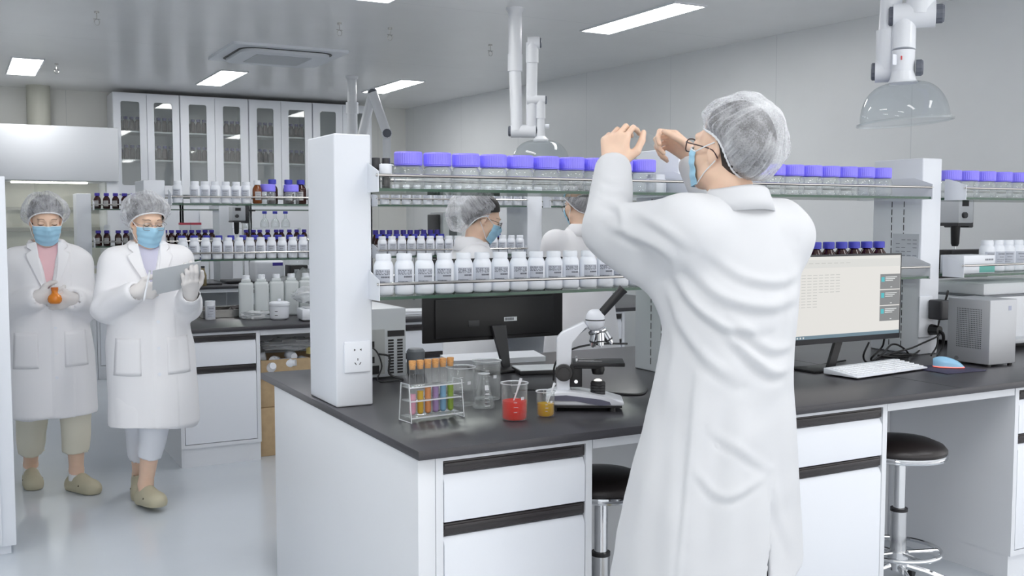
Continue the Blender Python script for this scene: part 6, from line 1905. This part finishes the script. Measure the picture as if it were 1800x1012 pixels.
    face_lines(t, P, True, F)
    if spec: glasses(t, P, pm(*spec), w=.044, h=.036, r=.0013)
    return t, arms, P, FC
pale_trouser = pm('khaki trousers', (226, 221, 203), .85)
white_trouser = pm('white trousers', (228, 230, 236), .85)

# woman with the amber flask
SL = [(.425, 0, -.01, .205, .160), (.60, 0, -.008, .200, .154), (.80, 0, -.004, .192, .146), (.98, 0, 0, .182, .136), (1.10, 0, .004, .182, .135), (1.19, 0, 0, .180, .122), (1.245, 0, -.004, .160, .102), (1.285, 0, -.008, .105, .082), (1.315, 0, -.01, .072, .068)]
armsA = [dict(side='R', sh=(.142, -.01, 1.212), el=(.195, .03, .985), wr=(.062, .165, 1.035), f=(-1, .12, .10), t=(0, .15, 1), curl=[(30, 35, 15)] * 4),
         dict(side='L', sh=(-.142, -.01, 1.212), el=(-.205, .03, .970), wr=(-.110, .165, 1.020), f=(1, .15, -.08), t=(.1, .15, 1), curl=[(30, 40, 20)] * 4)]
legsA = [((.085, 0, .80), (.085, -.06, .45), (.088, -.29, .105)), ((-.085, 0, .80), (-.11, .04, .45), (-.115, -.03, .105))]
t, aA, PA, _ = walker('person in white coat and pink shirt carrying an amber flask, leftmost of the walkers', (.405, 5.72, 0), PI, 1.415, math.radians(2), math.radians(-14), armsA, legsA, SL, pm('pink shirt', (238, 196, 200), .8), (1.035, .062), pale_trouser, [(.05, 0, .0015), (.55, 0, .0015)], 11, cap_seed=2)

fk = thing('flask', 'small round amber flask held in both gloved hands', 'flask', (.405 + .018, 5.72 - .200, 1.005))
MB().lathe([(0, 0), (.026, .001), (.036, .012), (.039, .028), (.033, .046), (.020, .056), (.016, .066), (.019, .082), (.017, .082), (.014, .066), (0, .060)], seg=28).build('glass_body', pm('amber orange', (226, 132, 30), .12, spec=.6), fk, angle=60)
MB().lathe([(0, .078), (.0195, .078), (.0195, .094), (0, .095)], seg=24).build('stopper', pm('orange stopper', (206, 112, 40), .5), fk)

fk.scale = (.86, .86, .86)
# woman with the clipboard
SLb = [(.415, .0, -.01, .198, .160), (.60, 0, -.008, .196, .154), (.80, 0, -.004, .190, .148), (.98, 0, 0, .182, .138), (1.10, 0, .004, .184, .136), (1.19, 0, 0, .182, .124), (1.245, 0, -.004, .162, .104), (1.285, 0, -.008, .105, .082), (1.315, 0, -.01, .072, .068)]
armsB = [dict(side='R', sh=(.144, -.01, 1.212), el=(.208, .05, 1.000), wr=(.092, .235, 1.085), f=(-.92, .25, .12), t=(0, .25, 1), curl=[(45, 60, 30), (58, 70, 30), (62, 72, 30), (64, 72, 30)], thumb=((.6, .6, .35), (.9, .15, .4), (.9, -.1, .4))),
         dict(side='L', sh=(-.144, -.01, 1.212), el=(-.182, .06, 1.000), wr=(-.153, .252, 1.068), f=(.08, .60, .79), t=(-1, 0, .1), curl=[(16, 28, 15), (18, 30, 15), (22, 32, 15), (28, 34, 15)], r=(.068, .062, .057))]
legsB = [((.085, 0, .80), (.045, -.06, .45), (.012, -.32, .10)), ((-.075, 0, .80), (-.01, .05, .45), (.025, -.04, .115))]
t, aB, PB, FB = walker('person in white coat, glasses and hair net reading a clipboard while walking', (.815, 5.22, 0), PI, 1.412, math.radians(12), math.radians(-14), armsB, legsB, SLb, pm('lilac shirt', (206, 204, 222), .8), (1.09, .058), white_trouser, [(-.10, -.35, .035), (.30, .10, .012)], 23, spec=('thin metal frame', (150, 146, 150), .3, .6), cap_seed=6, tr=(.092, .072, .052), low=True, cuffh=.09)
# clipboard and pen
cw, ch = .225, .155
c = np.array((.815 + .085, 5.22 - .285, 1.150))
cbt = thing('clipboard', 'pale clipboard tilted towards the reading person, held from below', 'clipboard', tuple(c), rot=(math.radians(-52), math.radians(-10), math.radians(6)))
MB().box(-cw / 2, cw / 2, -ch / 2, ch / 2, -.003, 0, bev=.001).build('board', pm('clipboard grey', (206, 209, 211), .5), cbt)
MB().box(-cw / 2 + .008, cw / 2 - .008, -ch / 2 + .006, ch / 2 - .012, .0002, .004).build('paper_sheets', paper, cbt)
MB().box(-.05, .05, ch / 2 - .02, ch / 2 + .004, .004, .010, bev=.002).build('clip', steel, cbt)
pn = thing('pen', 'white pen held upright in a gloved hand beside the clipboard', 'pen', (.815 - .055, 5.22 - .300, 1.105))
MB().cyl((-.010, -.012, -.045), (.016, -.014, .075), .0045, .0045, seg=12).cyl((-.010, -.012, -.045), (-.013, -.012, -.058), .0042, .001, seg=12).build('barrel', pm('pen white', (236, 238, 242), .3), pn)
MB().cyl((.016, -.014, .075), (.018, -.014, .085), .005, .004, seg=12).build('pen_cap', light_grey, pn)

# person with black glasses in profile, behind the near rack
armsC = [dict(side='R', sh=(.150, .0, 1.215), el=(.19, .10, .96), wr=(.12, .32, .93), f=(-.2, 1, .0), t=(-1, 0, .2), curl=[(25, 30, 15)] * 4),
         dict(side='L', sh=(-.150, .0, 1.215), el=(-.19, .10, .96), wr=(-.12, .32, .93), f=(.2, 1, .0), t=(1, 0, .2), curl=[(25, 30, 15)] * 4)]
legsC = [((.085, 0, .80), (.085, .01, .45), (.09, -.02, .10)), ((-.085, 0, .80), (-.085, .01, .45), (-.09, -.02, .10))]
SLc = [(.42, 0, -.01, .215, .165), (.60, 0, -.008, .210, .158), (.80, 0, -.004, .200, .150), (.98, 0, 0, .188, .140), (1.10, 0, .004, .184, .140), (1.18, 0, .0, .180, .130), (1.235, 0, .002, .158, .108), (1.275, 0, .004, .105, .085), (1.305, 0, .008, .070, .068)]
walker('person in white coat and black glasses in profile behind the near reagent rack', (2.40, 4.86, 0), math.radians(-104), 1.425, math.radians(0), math.radians(-20), armsC, legsC, SLc, white_pl, None, pm('grey trousers', (120, 122, 130), .8), [(0, 0, .0015), (0, 0, .0015)], 31, spec=('black spectacle frame', (34, 30, 32), .35), cap_seed=9, front=False, hy=.055, gloves=False, hscale=.96, cap_rad=(.118, .138, .150), cap_c=(0, -.058, -.004), cap_tilt=.84, cap_ear=.12)
# person seen from behind
armsD = [dict(side='R', sh=(.165, .0, 1.285), el=(.21, .14, 1.03), wr=(.10, .36, 1.02), f=(-.2, 1, .0), t=(-1, 0, .2), curl=[(25, 30, 15)] * 4),
         dict(side='L', sh=(-.165, .0, 1.285), el=(-.215, .12, 1.03), wr=(-.10, .36, 1.02), f=(.2, 1, .0), t=(1, 0, .2), curl=[(25, 30, 15)] * 4)]
SLd = [(.50, 0, -.02, .235, .180), (.65, 0, -.015, .225, .172), (.85, 0, -.008, .210, .158), (1.02, 0, 0, .195, .145), (1.15, 0, .0, .192, .142), (1.24, 0, .0, .194, .130), (1.30, 0, .0, .170, .108), (1.345, 0, .0, .110, .085), (1.38, 0, .0, .074, .070)]
walker('person in white coat seen from behind, cut off by the man with the slide', (3.20, 5.05, 0), math.radians(-8), 1.505, math.radians(10), math.radians(-12), armsD, legsC, SLd, white_pl, None, pm('grey trousers', (120, 122, 130), .8), [(0, 0, .0015), (0, 0, .0015)], 41, spec=('black spectacle frame', (34, 30, 32), .35), cap_seed=12, cap_ear=.12, front=False, hy=.03, gloves=False, hscale=.98, shz=1.31, hemz=.49)
